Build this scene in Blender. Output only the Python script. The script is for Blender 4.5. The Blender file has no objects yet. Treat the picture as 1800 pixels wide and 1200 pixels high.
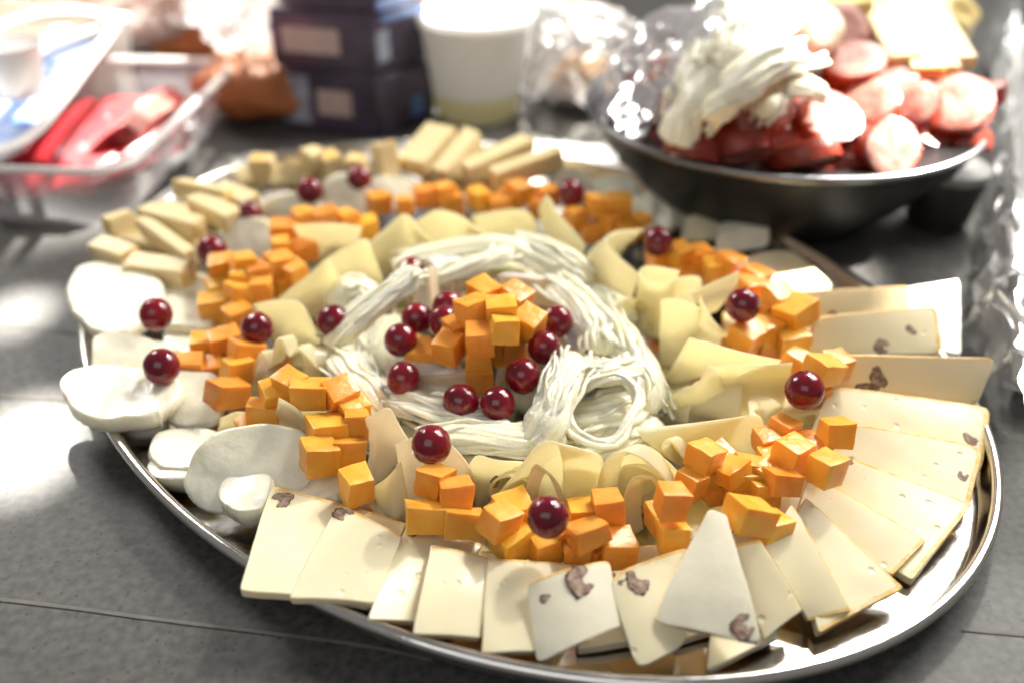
import bpy, bmesh, math, random
from mathutils import Vector, Matrix, noise as mnoise

# ------------------------------------------------------------------ camera, world, lamps, exposure
SC = bpy.context.scene
COL = SC.collection
F_PX, CX, CY, PITCH = 1700.0, 900.0, 600.0, math.radians(32.43)
RIM_Z = 0.016                      # height of the tray rim above its floor (floor = 0)
CAM_Z = RIM_Z + 0.28
TABLE_Z = -0.003
SP, CP = math.sin(PITCH), math.cos(PITCH)

cam_data = bpy.data.cameras.new('camera')
cam = bpy.data.objects.new('camera', cam_data); COL.objects.link(cam)
cam.location = (0, 0, CAM_Z)
cam.rotation_euler = (math.pi / 2 - PITCH, 0, 0)
cam_data.sensor_width = 36; cam_data.lens = 34.0
cam_data.clip_start = 0.02; cam_data.clip_end = 50
cam_data.dof.use_dof = True
cam_data.dof.focus_distance = 0.412
cam_data.dof.aperture_fstop = 3.3
SC.camera = cam

world = bpy.data.worlds.new('World'); SC.world = world; world.use_nodes = True
bg = world.node_tree.nodes['Background']
bg.inputs['Color'].default_value = (1.0, 0.985, 0.965, 1); bg.inputs['Strength'].default_value = 0.21

def area(name, loc, target, sx, sy, power, col):
    d = bpy.data.lights.new(name, 'AREA'); d.shape = 'RECTANGLE'; d.size = sx; d.size_y = sy
    d.energy = power; d.color = col
    o = bpy.data.objects.new(name, d); COL.objects.link(o); o.location = loc
    o.rotation_euler = (Vector(target) - Vector(loc)).to_track_quat('-Z', 'Y').to_euler()
    return o
def spot(name, loc, target, deg, power, col, blend=0.25, radius=0.015):
    d = bpy.data.lights.new(name, 'SPOT'); d.spot_size = math.radians(deg); d.spot_blend = blend
    d.energy = power; d.color = col; d.shadow_soft_size = radius
    o = bpy.data.objects.new(name, d); COL.objects.link(o); o.location = loc
    o.rotation_euler = (Vector(target) - Vector(loc)).to_track_quat('-Z', 'Y').to_euler()
    return o
area('window_lamp', (0.82, 1.12, 0.95), (0.10, 0.40, 0), 0.90, 0.66, 27, (1.0, 0.97, 0.91))
area('far_window_lamp', (-0.85, 1.25, 0.85), (-0.1, 0.45, 0), 0.4, 0.4, 9, (1.0, 0.97, 0.92))
area('front_fill_lamp', (-0.35, -0.75, 1.15), (0.0, 0.45, 0), 1.3, 0.9, 5, (0.96, 0.98, 1.0))  # added soft fill from behind the camera, brightens the camera-facing sides
SUN = (1.0, 0.95, 0.86)
spot('sun_gap_lamp_platter', (0.80, 1.60, 1.55), (0.02, 0.40, 0), 24, 85, SUN, .3, .05)
spot('sun_gap_lamp_pan', (0.75, 2.1, 1.75), (0.25, 0.70, 0.08), 9.0, 60, SUN)
spot('sun_gap_lamp_package', (1.1, 2.0, 1.7), (0.62, 0.86, 0.05), 9, 1500, SUN)
spot('sun_gap_lamp_slices', (1.25, 0.80, 1.05), (0.176, 0.552, 0.02), 4.6, 1500, SUN, .45)
spot('sun_gap_lamp_end_slice', (1.25, 0.80, 1.05), (0.240, 0.482, 0.02), 2.0, 900, SUN, .5)
spot('sun_gap_lamp_blocks', (1.0, 0.45, 1.15), (0.096, 0.602, 0.03), 2.4, 1500, SUN, .5)
spot('sun_gap_lamp_tubs', (-0.25, 2.3, 1.5), (-0.39, 0.98, 0.06), 14, 1900, SUN)
spot('sun_gap_lamp_bucket', (0.10, 2.0, 1.6), (0.0, 0.87, 0.12), 6, 2600, SUN, .5)
spot('sun_gap_lamp_table', (-0.65, 1.9, 1.6), (-0.241, 0.378, 0), 1.55, 2000, SUN, .4)
spot('sun_gap_lamp_table_far', (-0.65, 1.9, 1.6), (-0.300, 0.505, 0), 1.1, 1500, SUN, .4)

vs = SC.view_settings
vs.view_transform = 'Standard'; vs.look = 'None'; vs.exposure = 0.0; vs.gamma = 1.0; vs.use_curve_mapping = False
SC.render.engine = 'CYCLES'
SC.cycles.use_denoising = True
SC.cycles.max_bounces = 10; SC.cycles.transparent_max_bounces = 16
SC.cycles.caustics_reflective = False; SC.cycles.caustics_refractive = False
SC.cycles.sample_clamp_indirect = 6.0

# ------------------------------------------------------------------ helpers
RND = random.Random(7)
def at(u, v, z):
    """the point at height z (metres) that the photograph shows at pixel (u, v) of 1800 x 1200"""
    X, Y = (u - CX) / F_PX, (v - CY) / F_PX
    dn, fw = SP + Y * CP, CP - Y * SP
    t = (CAM_Z - z) / dn
    return Vector((X * t, fw * t, z))
def mm(p): return at(p[0], p[1], p[2] * 0.001)
def proj(p):
    dz = p.z - CAM_Z
    fw = p.y * CP - dz * SP; dn = -p.y * SP - dz * CP
    return CX + F_PX * p.x / fw, CY + F_PX * dn / fw

def mat(name, color, rough=0.5, sss=0.0, sss_r=(1, .5, .2), sss_s=0.004, metal=0.0, bump=0.0, bscale=300.0, var=0.0, vscale=60.0,
        var_col=None, coat=0.0, trans=0.0, spec=0.5, pits=0.0, pit_scale=120.0, bdetail=4.0, rvar=0.0, transl=0.0, orand=0.0, tcol=None):
    m = bpy.data.materials.new(name); m.use_nodes = True
    nt = m.node_tree; b = nt.nodes['Principled BSDF']
    L = nt.links.new
    b.inputs['Base Color'].default_value = (*color, 1); b.inputs['Roughness'].default_value = rough
    b.inputs['Metallic'].default_value = metal
    b.inputs['Subsurface Weight'].default_value = sss
    b.inputs['Subsurface Radius'].default_value = sss_r; b.inputs['Subsurface Scale'].default_value = sss_s
    b.inputs['Coat Weight'].default_value = coat; b.inputs['Coat Roughness'].default_value = 0.08
    b.inputs['Transmission Weight'].default_value = trans
    b.inputs['Specular IOR Level'].default_value = spec
    geo = nt.nodes.new('ShaderNodeNewGeometry')
    pos = geo.outputs['Position']
    colsock = None
    if var > 0:
        n = nt.nodes.new('ShaderNodeTexNoise'); n.inputs['Scale'].default_value = vscale; n.inputs['Detail'].default_value = 5
        L(pos, n.inputs['Vector'])
        r = nt.nodes.new('ShaderNodeValToRGB'); r.color_ramp.elements[0].position = 0.35; r.color_ramp.elements[1].position = 0.7
        vc = var_col or tuple(c * 0.8 for c in color)
        mixc = tuple(a * (1 - var) + c * var for a, c in zip(color, vc))
        r.color_ramp.elements[0].color = (*mixc, 1); r.color_ramp.elements[1].color = (*color, 1)
        L(n.outputs['Fac'], r.inputs['Fac']); colsock = r.outputs['Color']
        if rvar > 0:
            mr = nt.nodes.new('ShaderNodeMapRange'); mr.inputs['To Min'].default_value = max(0.02, rough - rvar); mr.inputs['To Max'].default_value = rough + rvar
            L(n.outputs['Fac'], mr.inputs['Value']); L(mr.outputs['Result'], b.inputs['Roughness'])
    hsock = None
    if bump > 0:
        n2 = nt.nodes.new('ShaderNodeTexNoise'); n2.inputs['Scale'].default_value = bscale; n2.inputs['Detail'].default_value = bdetail
        L(pos, n2.inputs['Vector'])
        mb = nt.nodes.new('ShaderNodeMath'); mb.operation = 'MULTIPLY'; mb.inputs[1].default_value = bump; L(n2.outputs['Fac'], mb.inputs[0]); hsock = mb.outputs[0]
    if pits > 0:
        vo = nt.nodes.new('ShaderNodeTexVoronoi'); vo.inputs['Scale'].default_value = pit_scale; vo.inputs['Randomness'].default_value = 1
        L(pos, vo.inputs['Vector'])
        mr = nt.nodes.new('ShaderNodeMapRange'); mr.inputs['From Min'].default_value = 0.05; mr.inputs['From Max'].default_value = 0.16
        mr.inputs['To Min'].default_value = -pits * .45; mr.inputs['To Max'].default_value = 0
        L(vo.outputs['Distance'], mr.inputs['Value'])
        if hsock:
            ad = nt.nodes.new('ShaderNodeMath'); ad.operation = 'ADD'; L(hsock, ad.inputs[0]); L(mr.outputs['Result'], ad.inputs[1]); hsock = ad.outputs[0]
        else: hsock = mr.outputs['Result']
    if hsock:
        bp = nt.nodes.new('ShaderNodeBump'); bp.inputs['Strength'].default_value = 1.0; bp.inputs['Distance'].default_value = 0.001
        L(hsock, bp.inputs['Height']); L(bp.outputs['Normal'], b.inputs['Normal'])
    if orand > 0:
        oi = nt.nodes.new('ShaderNodeObjectInfo'); mo = nt.nodes.new('ShaderNodeMapRange'); mo.inputs['To Min'].default_value = 1 - orand; mo.inputs['To Max'].default_value = 1 + orand * .4
        L(oi.outputs['Random'], mo.inputs['Value'])
        hs = nt.nodes.new('ShaderNodeHueSaturation'); L(mo.outputs['Result'], hs.inputs['Value'])
        mh = nt.nodes.new('ShaderNodeMapRange'); mh.inputs['To Min'].default_value = .5 - orand * .05; mh.inputs['To Max'].default_value = .5 + orand * .06
        ml = nt.nodes.new('ShaderNodeMath'); ml.operation = 'FRACT'; mu = nt.nodes.new('ShaderNodeMath'); mu.operation = 'MULTIPLY'; mu.inputs[1].default_value = 7.31
        L(oi.outputs['Random'], mu.inputs[0]); L(mu.outputs[0], ml.inputs[0]); L(ml.outputs[0], mh.inputs['Value']); L(mh.outputs['Result'], hs.inputs['Hue'])
        if colsock: L(colsock, hs.inputs['Color'])
        else: hs.inputs['Color'].default_value = (*color, 1)
        colsock = hs.outputs['Color']
    if colsock: L(colsock, b.inputs['Base Color'])
    if transl > 0:
        tl = nt.nodes.new('ShaderNodeBsdfTranslucent'); tl.inputs['Color'].default_value = (*tcol, 1) if tcol else (min(1, color[0] * 1.05), min(1, color[1] * 1.06), color[2] * .80, 1)
        ms = nt.nodes.new('ShaderNodeMixShader'); ms.inputs['Fac'].default_value = transl; out = nt.nodes['Material Output']
        L(b.outputs[0], ms.inputs[1]); L(tl.outputs[0], ms.inputs[2]); L(ms.outputs[0], out.inputs['Surface'])
    return m

M = {}
M['cheddar'] = mat('orange_cheddar', (0.93, 0.46, 0.075), 0.32, 0.45, (1, .42, .08), 0.005, bump=0.55, bscale=240, var=0.8, vscale=110, var_col=(0.88, 0.33, 0.028), rvar=.12, orand=.22)
M['nut'] = mat('nut_cheese', (0.89, 0.80, 0.56), 0.34, 0.35, (1, .7, .3), 0.004, bump=0.06, bscale=260, var=0.5, vscale=70, var_col=(0.87, 0.75, 0.48), pits=1.0, pit_scale=95, rvar=.1)
M['nut_sheen'] = mat('nut_cheese_sheen', (0.91, 0.85, 0.67), 0.18, 0.3, (1, .8, .5), 0.003, bump=0.25, bscale=160, var=0.5, vscale=60, rvar=.1)  # nut cheese with the window sheen painted in as a whiter base colour
M['rind'] = mat('yellow_rind', (0.82, 0.46, 0.06), 0.45, 0.2, (1, .6, .2), 0.003, bump=0.4, bscale=400, var=.9, vscale=170, var_col=(0.88, 0.72, 0.40))
M['sheet'] = mat('thin_cheese', (0.98, 0.93, 0.75), 0.22, 0.2, (1, .80, .30), 0.004, transl=.56, tcol=(1.0, .945, .68), bump=0.15, bscale=300, var=0.4, vscale=50, rvar=.08)
M['sheet_pink'] = mat('pale_smoked_cheese', (0.94, 0.85, 0.68), 0.34, 0.2, (1, .7, .3), 0.004, transl=.45, tcol=(1, .92, .74), bump=0.1, bscale=300, var=0.4, vscale=60, pits=0.5, pit_scale=140)
M['mozz'] = mat('mozzarella', (0.93, 0.88, 0.71), 0.28, 0.55, (1, .85, .45), 0.006, bump=0.9, bscale=130, var=0.3, vscale=90, rvar=.12)
M['string'] = mat('string_cheese', (0.93, 0.89, 0.68), 0.20, 0.5, (1, .85, .45), 0.004, bump=0.4, bscale=500, var=0.3, vscale=150, rvar=.1)
M['grape'] = mat('red_grape', (0.26, 0.006, 0.016), 0.15, 0.5, (1, .06, .05), 0.010, var=0.9, vscale=80, var_col=(0.10, 0.003, 0.014), coat=0.2, rvar=.06)
M['scar'] = mat('grape_scar', (0.28, 0.12, 0.05), 0.7)
M['brie'] = mat('brie_paste', (0.78, 0.63, 0.44), 0.45, 0.4, (1, .8, .4), 0.004, bump=0.3, bscale=300, var=0.5, vscale=120)
M['brie_rind'] = mat('brie_rind', (0.80, 0.76, 0.72), 0.75, 0.15, (1, .8, .6), 0.002, bump=1.0, bscale=600, var=0.6, vscale=250, var_col=(0.68, 0.62, 0.56))
M['stick'] = mat('cheese_baton', (0.80, 0.66, 0.38), 0.42, 0.3, (1, .7, .3), 0.004, bump=0.3, bscale=260, var=0.5, vscale=80, var_col=(.74, .56, .27))
M['walnut_dark'] = mat('walnut_skin', (0.055, 0.022, 0.012), 0.6, bump=0.8, bscale=700, var=0.6, vscale=400, var_col=(0.14, 0.07, 0.035))
M['walnut'] = mat('walnut_flesh', (0.50, 0.37, 0.28), 0.6, bump=0.4, bscale=900, var=1.0, vscale=380, var_col=(0.20, 0.11, 0.075))

# polished steel with smears
def steel():
    m = bpy.data.materials.new('polished_steel'); m.use_nodes = True; nt = m.node_tree; b = nt.nodes['Principled BSDF']; L = nt.links.new
    b.inputs['Metallic'].default_value = 1; b.inputs['Base Color'].default_value = (0.74, 0.71, 0.67, 1)
    g = nt.nodes.new('ShaderNodeNewGeometry')
    n = nt.nodes.new('ShaderNodeTexNoise'); n.inputs['Scale'].default_value = 45; n.inputs['Detail'].default_value = 8; n.inputs['Roughness'].default_value = .65
    L(g.outputs['Position'], n.inputs['Vector'])
    r = nt.nodes.new('ShaderNodeMapRange'); r.inputs['From Min'].default_value = .3; r.inputs['From Max'].default_value = .75
    r.inputs['To Min'].default_value = .07; r.inputs['To Max'].default_value = .30
    L(n.outputs['Fac'], r.inputs['Value']); L(r.outputs['Result'], b.inputs['Roughness'])
    n2 = nt.nodes.new('ShaderNodeTexNoise'); n2.inputs['Scale'].default_value = 260; n2.inputs['Detail'].default_value = 4
    L(g.outputs['Position'], n2.inputs['Vector'])
    bp = nt.nodes.new('ShaderNodeBump'); bp.inputs['Strength'].default_value = .07; bp.inputs['Distance'].default_value = .001
    L(n2.outputs['Fac'], bp.inputs['Height']); L(bp.outputs['Normal'], b.inputs['Normal'])
    return m
M['steel'] = steel()

def film(name, tint=(1, 1, 1), opacity=0.12, rough=0.08, white=0.0):
    m = bpy.data.materials.new(name); m.use_nodes = True; nt = m.node_tree; L = nt.links.new
    for n in list(nt.nodes): nt.nodes.remove(n)
    out = nt.nodes.new('ShaderNodeOutputMaterial')
    tr = nt.nodes.new('ShaderNodeBsdfTransparent'); tr.inputs['Color'].default_value = (*tint, 1)
    gl = nt.nodes.new('ShaderNodeBsdfGlossy'); gl.inputs['Roughness'].default_value = rough; gl.inputs['Color'].default_value = (.95, .95, .95, 1)
    fr = nt.nodes.new('ShaderNodeFresnel'); fr.inputs['IOR'].default_value = 1.5
    g = nt.nodes.new('ShaderNodeNewGeometry'); nz = nt.nodes.new('ShaderNodeTexNoise'); nz.inputs['Scale'].default_value = 40; nz.inputs['Detail'].default_value = 1.5
    L(g.outputs['Position'], nz.inputs['Vector'])
    bp = nt.nodes.new('ShaderNodeBump'); bp.inputs['Strength'].default_value = .6; bp.inputs['Distance'].default_value = .002
    L(nz.outputs['Fac'], bp.inputs['Height']); L(bp.outputs['Normal'], gl.inputs['Normal']); L(bp.outputs['Normal'], fr.inputs['Normal'])
    ad = nt.nodes.new('ShaderNodeMath'); ad.operation = 'ADD'; ad.inputs[1].default_value = opacity; ad.use_clamp = True
    L(fr.outputs['Fac'], ad.inputs[0])
    mx = nt.nodes.new('ShaderNodeMixShader'); L(ad.outputs[0], mx.inputs['Fac']); L(tr.outputs[0], mx.inputs[1]); L(gl.outputs[0], mx.inputs[2])
    last = mx.outputs[0]
    if white > 0:
        df = nt.nodes.new('ShaderNodeBsdfDiffuse'); df.inputs['Color'].default_value = (.85, .85, .87, 1)
        tl = nt.nodes.new('ShaderNodeBsdfTranslucent'); tl.inputs['Color'].default_value = (.85, .85, .87, 1)
        m2 = nt.nodes.new('ShaderNodeMixShader'); m2.inputs['Fac'].default_value = .5; L(df.outputs[0], m2.inputs[1]); L(tl.outputs[0], m2.inputs[2])
        m3 = nt.nodes.new('ShaderNodeMixShader'); m3.inputs['Fac'].default_value = white; L(last, m3.inputs[1]); L(m2.outputs[0], m3.inputs[2]); last = m3.outputs[0]
    L(last, out.inputs['Surface'])
    return m
M['film'] = film('cling_film', opacity=.03, rough=.16, white=.22)
M['clear'] = film('clear_plastic', opacity=.08, rough=.12, white=.16)
M['bag'] = film('cloudy_bag', tint=(.96, .95, .93), opacity=.10, rough=.15, white=.34)
M['white_plastic'] = mat('white_plastic', (.84, .83, .81), .35, transl=.35, tcol=(.95, .94, .92), bump=.1, bscale=200, var=.2, vscale=40)
M['cream_plastic'] = mat('cream_plastic', (.80, .72, .48), .4, transl=.3, var=.3, vscale=30)
M['blue_print'] = mat('blue_print', (.05, .17, .52), .35, var=.7, vscale=60, var_col=(.55, .62, .74))
M['cyan_print'] = mat('cyan_print', (.03, .28, .66), .3, var=.4, vscale=60)
M['dark_pack'] = mat('dark_pack_film', (.028, .026, .040), .22, bump=.6, bscale=60, var=.8, vscale=26, var_col=(.10, .065, .12), coat=.3)
M['pack_label'] = mat('pack_label', (.62, .50, .45), .4, var=.6, vscale=140, var_col=(.48, .36, .33))
M['pack_white'] = mat('pack_artwork', (.50, .54, .60), .35, var=.9, vscale=60, var_col=(.20, .22, .30))
M['blue_highlight'] = mat('blue_edge_highlight', (.10, .20, .50), .3, var=.4, vscale=50)  # painted bluish highlights for the right faces of the dark packs
M['pan'] = mat('black_pan', (.008, .008, .009), .42, spec=.2, bump=.15, bscale=300, var=.4, vscale=90, var_col=(.03, .03, .028))
M['pan_edge'] = mat('pan_edge_metal', (.22, .22, .23), .30, metal=1.0)
M['sausage_skin'] = mat('sausage_skin', (.25, .022, .005), .35, .0, (1, .2, .1), .003, bump=.5, bscale=260, var=.7, vscale=130, var_col=(.12, .012, .005), coat=.0)
M['sausage'] = mat('sausage_meat', (.54, .29, .235), .45, .1, (1, .4, .3), .003, bump=.6, bscale=420, var=1.0, vscale=120, var_col=(.36, .11, .08))
M['meat'] = mat('red_meat', (.46, .016, .022), .28, .3, (1, .15, .1), .004, bump=.6, bscale=160, var=.9, vscale=90, var_col=(.24, .012, .02), coat=.2)
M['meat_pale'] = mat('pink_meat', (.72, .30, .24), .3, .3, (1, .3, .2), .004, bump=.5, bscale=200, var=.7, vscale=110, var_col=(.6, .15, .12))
M['bread'] = mat('orange_loaf', (.58, .20, .07), .6, bump=.7, bscale=160, var=.8, vscale=50, var_col=(.40, .13, .045))
M['loaf_pale'] = mat('golden_loaf', (.62, .38, .14), .6, bump=.7, bscale=160, var=.8, vscale=50, var_col=(.45, .2, .06))
M['yellow_cheese'] = mat('yellow_cheese', (.74, .57, .24), .4, .3, (1, .7, .3), .004, bump=.4, bscale=200, var=.5, vscale=60)
M['red_print'] = mat('red_brown_box', (.36, .06, .035), .45, var=.4, vscale=40)
M['cup'] = mat('dark_cup', (.030, .029, .028), .45, var=.4, vscale=60)
M['grey_plastic'] = mat('grey_plastic', (.42, .42, .41), .45, var=.3, vscale=60)

def finish(name, me, mats, smooth=40.0, parent=None, label=None, cat=None, group=None, recentre=True, kind=None):
    """one mesh -> one object, origin at the middle of its base"""
    loc = Vector((0, 0, 0))
    if recentre and len(me.vertices):
        xs = [v.co.x for v in me.vertices]; ys = [v.co.y for v in me.vertices]; zs = [v.co.z for v in me.vertices]
        loc = Vector(((min(xs) + max(xs)) / 2, (min(ys) + max(ys)) / 2, min(zs)))
        me.transform(Matrix.Translation(-loc))
    for m in mats: me.materials.append(M[m] if isinstance(m, str) else m)
    if smooth is not None:
        me.shade_smooth()
        if smooth < 180: me.set_sharp_from_angle(angle=math.radians(smooth))
    o = bpy.data.objects.new(name, me); COL.objects.link(o)
    if parent:
        o.parent = parent; o.location = loc - parent.location
    else: o.location = loc
    tag(o, label, cat, group, kind)
    return o
def tag(o, label=None, cat=None, group=None, kind=None):
    if label: o['label'] = label
    if cat: o['category'] = cat
    if group: o['group'] = group
    if kind: o['kind'] = kind
    return o
def empty(name, loc, label, cat, group=None):
    o = bpy.data.objects.new(name, None); COL.objects.link(o); o.location = loc; o.empty_display_size = .01
    return tag(o, label, cat, group)
def from_bm(name, bm):
    me = bpy.data.meshes.new(name); bm.normal_update(); bm.to_mesh(me); bm.free(); return me

def shell_mesh(name, G, t, bev, side_mat=None):
    """closed slab: G[i][j] grid of points (upper face), thickness t, bevelled border"""
    n, m = len(G), len(G[0])
    N = [[None] * m for _ in range(n)]
    for i in range(n):
        for j in range(m):
            a = G[min(i + 1, n - 1)][j] - G[max(i - 1, 0)][j]
            b = G[i][min(j + 1, m - 1)] - G[i][max(j - 1, 0)]
            c = a.cross(b)
            N[i][j] = c.normalized() if c.length > 1e-12 else Vector((0, 0, 1))
    for i in (0, n - 1):
        for j in range(m):
            if j < 2 or j > m - 3 : N[i][j] = N[min(max(i, 2), n - 3)][min(max(j, 2), m - 3)].copy()
    for j in (0, m - 1):
        for i in range(n):
            if i < 2 or i > n - 3: N[i][j] = N[min(max(i, 2), n - 3)][min(max(j, 2), m - 3)].copy()
    if sum(N[i][j].z for i in range(n) for j in range(m)) < 0: N = [[-q for q in row] for row in N]
    V, Fc, MI = [], [], []
    def inset(i, j):
        p = G[i][j]; d = Vector((0, 0, 0))
        if i == 0: d += (G[1][j] - p).normalized()
        if i == n - 1: d += (G[n - 2][j] - p).normalized()
        if j == 0: d += (G[i][1] - p).normalized()
        if j == m - 1: d += (G[i][m - 2] - p).normalized()
        return p + d * bev
    top = [[0] * m for _ in range(n)]; bot = [[0] * m for _ in range(n)]
    for i in range(n):
        for j in range(m):
            q = inset(i, j)
            top[i][j] = len(V); V.append(q); bot[i][j] = len(V); V.append(q - N[i][j] * t)
    for i in range(n - 1):
        for j in range(m - 1):
            e = 1 if side_mat and ((j == 0 and 0 in side_mat) or (i == n - 2 and 1 in side_mat) or (j == m - 2 and 2 in side_mat) or (i == 0 and 3 in side_mat)) else 0
            Fc.append((top[i][j], top[i + 1][j], top[i + 1][j + 1], top[i][j + 1])); MI.append(e)
            Fc.append((bot[i][j], bot[i][j + 1], bot[i + 1][j + 1], bot[i + 1][j])); MI.append(0)
    loop = [(i, 0) for i in range(n)] + [(n - 1, j) for j in range(1, m)] + [(i, m - 1) for i in range(n - 2, -1, -1)] + [(0, j) for j in range(m - 2, 0, -1)]
    r1, r2 = [], []
    for (i, j) in loop:
        r1.append(len(V)); V.append(G[i][j] - N[i][j] * bev); r2.append(len(V)); V.append(G[i][j] - N[i][j] * (t - bev))
    k = len(loop)
    for a in range(k):
        b = (a + 1) % k
        ia, ib = loop[a], loop[b]
        side = 0
        if side_mat is not None:
            si = 0 if (ia[1] == 0 and ib[1] == 0) else 1 if (ia[0] == n - 1 and ib[0] == n - 1) else 2 if (ia[1] == m - 1 and ib[1] == m - 1) else 3
            side = 1 if si in side_mat else 0
        Fc.append((top[ib[0]][ib[1]], top[ia[0]][ia[1]], r1[a], r1[b])); MI.append(side)
        Fc.append((r1[b], r1[a], r2[a], r2[b])); MI.append(side)
        Fc.append((r2[b], r2[a], bot[ia[0]][ia[1]], bot[ib[0]][ib[1]])); MI.append(side)
    me = bpy.data.meshes.new(name); me.from_pydata([tuple(v) for v in V], [], Fc)
    me.polygons.foreach_set('material_index', MI)
    bm = bmesh.new(); bm.from_mesh(me); bmesh.ops.recalc_face_normals(bm, faces=bm.faces); bm.to_mesh(me); bm.free()
    return me, N

def crom(P, n):
    """n points along a Catmull-Rom curve through P"""
    P = [Vector(p) for p in P]
    Q = [P[0] * 2 - P[1]] + P + [P[-1] * 2 - P[-2]]
    out = []
    for k in range(n):
        x = k / (n - 1) * (len(P) - 1); i = min(int(x), len(P) - 2); f = x - i
        a, b, c, d = Q[i], Q[i + 1], Q[i + 2], Q[i + 3]
        out.append(0.5 * ((2 * b) + (c - a) * f + (2 * a - 5 * b + 4 * c - d) * f * f + (3 * b - a - 3 * c + d) * f ** 3))
    return out

def TS(i, n):
    x = 2 * i / (n - 1) - 1
    e = 1 - abs(x)
    return math.copysign(1 - e * (.60 + .40 * min(1, e * 3)), x) if abs(x) > 1e-9 else 0.0
def slab_grid(quad, n=20, sup=14.0, lobes=(), bend=0.0, bow=0.0, seed=0, rough=0.0002):
    """quad: four 3-D corners (back-left, back-right, front-right, front-left); sup = superellipse power of the outline"""
    A, B, C, D = quad
    nrm = (B - A).cross(D - A).normalized()
    if nrm.z < 0: nrm = -nrm
    r = random.Random(seed); off = Vector((r.uniform(-9, 9), r.uniform(-9, 9), r.uniform(-9, 9)))
    G = []
    for i in range(n):
        row = []
        for j in range(n):
            x, y = TS(i, n), TS(j, n)
            mxy = max(abs(x), abs(y))
            if mxy > 1e-6:
                k = mxy / ((abs(x) ** sup + abs(y) ** sup) ** (1 / sup)); x, y = x * k, y * k
            rr = math.hypot(x, y); th = math.atan2(y, x)
            g = 1.0
            for (kk, amp, ph) in lobes: g += amp * math.cos(kk * th + ph) * min(1, rr)
            x, y = x * g, y * g
            s, t = (x + 1) / 2, (y + 1) / 2
            p = A * (1 - s) * (1 - t) + B * s * (1 - t) + C * s * t + D * (1 - s) * t
            p = p + nrm * (bend * (1 - x * x) + bow * (1 - y * y))
            p = p + nrm * rough * (mnoise.noise(p * 90 + off) + 1.6 * mnoise.noise(p * 38 - off)) + Vector((mnoise.noise(p * 120 + off * 2), mnoise.noise(p * 120 - off), 0)) * rough * (rr ** 4)
            row.append(p)
        G.append(row)
    return G

# ------------------------------------------------------------------ the table
def table_material():
    m = bpy.data.materials.new('grey_speckled_table'); m.use_nodes = True; nt = m.node_tree; b = nt.nodes['Principled BSDF']; L = nt.links.new
    g = nt.nodes.new('ShaderNodeNewGeometry'); pos = g.outputs['Position']
    n1 = nt.nodes.new('ShaderNodeTexNoise'); n1.inputs['Scale'].default_value = 260; n1.inputs['Detail'].default_value = 6; L(pos, n1.inputs['Vector'])
    r1 = nt.nodes.new('ShaderNodeValToRGB'); r1.color_ramp.elements[0].position = .3; r1.color_ramp.elements[1].position = .75
    r1.color_ramp.elements[0].color = (.036, .0355, .034, 1); r1.color_ramp.elements[1].color = (.105, .102, .096, 1); L(n1.outputs['Fac'], r1.inputs['Fac'])
    n2 = nt.nodes.new('ShaderNodeTexNoise'); n2.inputs['Scale'].default_value = 14; n2.inputs['Detail'].default_value = 5; L(pos, n2.inputs['Vector'])
    mx = nt.nodes.new('ShaderNodeMix'); mx.data_type = 'RGBA'; mx.blend_type = 'MULTIPLY'
    r2 = nt.nodes.new('ShaderNodeValToRGB'); r2.color_ramp.elements[0].color = (.78, .78, .76, 1); r2.color_ramp.elements[1].color = (1.15, 1.12, 1.1, 1)
    L(n2.outputs['Fac'], r2.inputs['Fac']); mx.inputs[0].default_value = 1; L(r1.outputs['Color'], mx.inputs[6]); L(r2.outputs['Color'], mx.inputs[7])
    vo = nt.nodes.new('ShaderNodeTexVoronoi'); vo.inputs['Scale'].default_value = 300; L(pos, vo.inputs['Vector'])
    st = nt.nodes.new('ShaderNodeMapRange'); st.inputs['From Min'].default_value = .14; st.inputs['From Max'].default_value = .30; L(vo.outputs['Distance'], st.inputs['Value'])
    # only some cells carry a speck
    sp = nt.nodes.new('ShaderNodeSeparateColor'); L(vo.outputs['Color'], sp.inputs[0])
    gt = nt.nodes.new('ShaderNodeMath'); gt.operation = 'LESS_THAN'; gt.inputs[1].default_value = .66; L(sp.outputs[0], gt.inputs[0])
    mxm = nt.nodes.new('ShaderNodeMath'); mxm.operation = 'MAXIMUM'; L(st.outputs['Result'], mxm.inputs[0]); L(gt.outputs[0], mxm.inputs[1])
    m3 = nt.nodes.new('ShaderNodeMix'); m3.data_type = 'RGBA'; m3.inputs[6].default_value = (.018, .018, .018, 1)
    L(mxm.outputs[0], m3.inputs[0]); L(mx.outputs[2], m3.inputs[7])
    L(m3.outputs[2], b.inputs['Base Color'])
    b.inputs['Roughness'].default_value = .55
    bp = nt.nodes.new('ShaderNodeBump'); bp.inputs['Strength'].default_value = .10; bp.inputs['Distance'].default_value = .0004
    L(n1.outputs['Fac'], bp.inputs['Height']); L(bp.outputs['Normal'], b.inputs['Normal'])
    return m
M['table'] = table_material()
M['table_seam'] = mat('table_seam', (.175, .160, .140), .7, var=.7, vscale=120, var_col=(.10, .095, .088))
bm = bmesh.new()
vsq = [bm.verts.new(p) for p in ((-2.6, -.4, TABLE_Z), (2.6, -.4, TABLE_Z), (2.6, 3.6, TABLE_Z), (-2.6, 3.6, TABLE_Z), (-2.6, -.4, TABLE_Z - .03), (2.6, -.4, TABLE_Z - .03), (2.6, 3.6, TABLE_Z - .03), (-2.6, 3.6, TABLE_Z - .03))]
for f in ((0, 1, 2, 3), (7, 6, 5, 4), (0, 4, 5, 1), (1, 5, 6, 2), (2, 6, 7, 3), (3, 7, 4, 0)): bm.faces.new([vsq[i] for i in f])
table = finish('table', from_bm('table', bm), ['table'], smooth=None, recentre=False, kind='structure')
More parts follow.
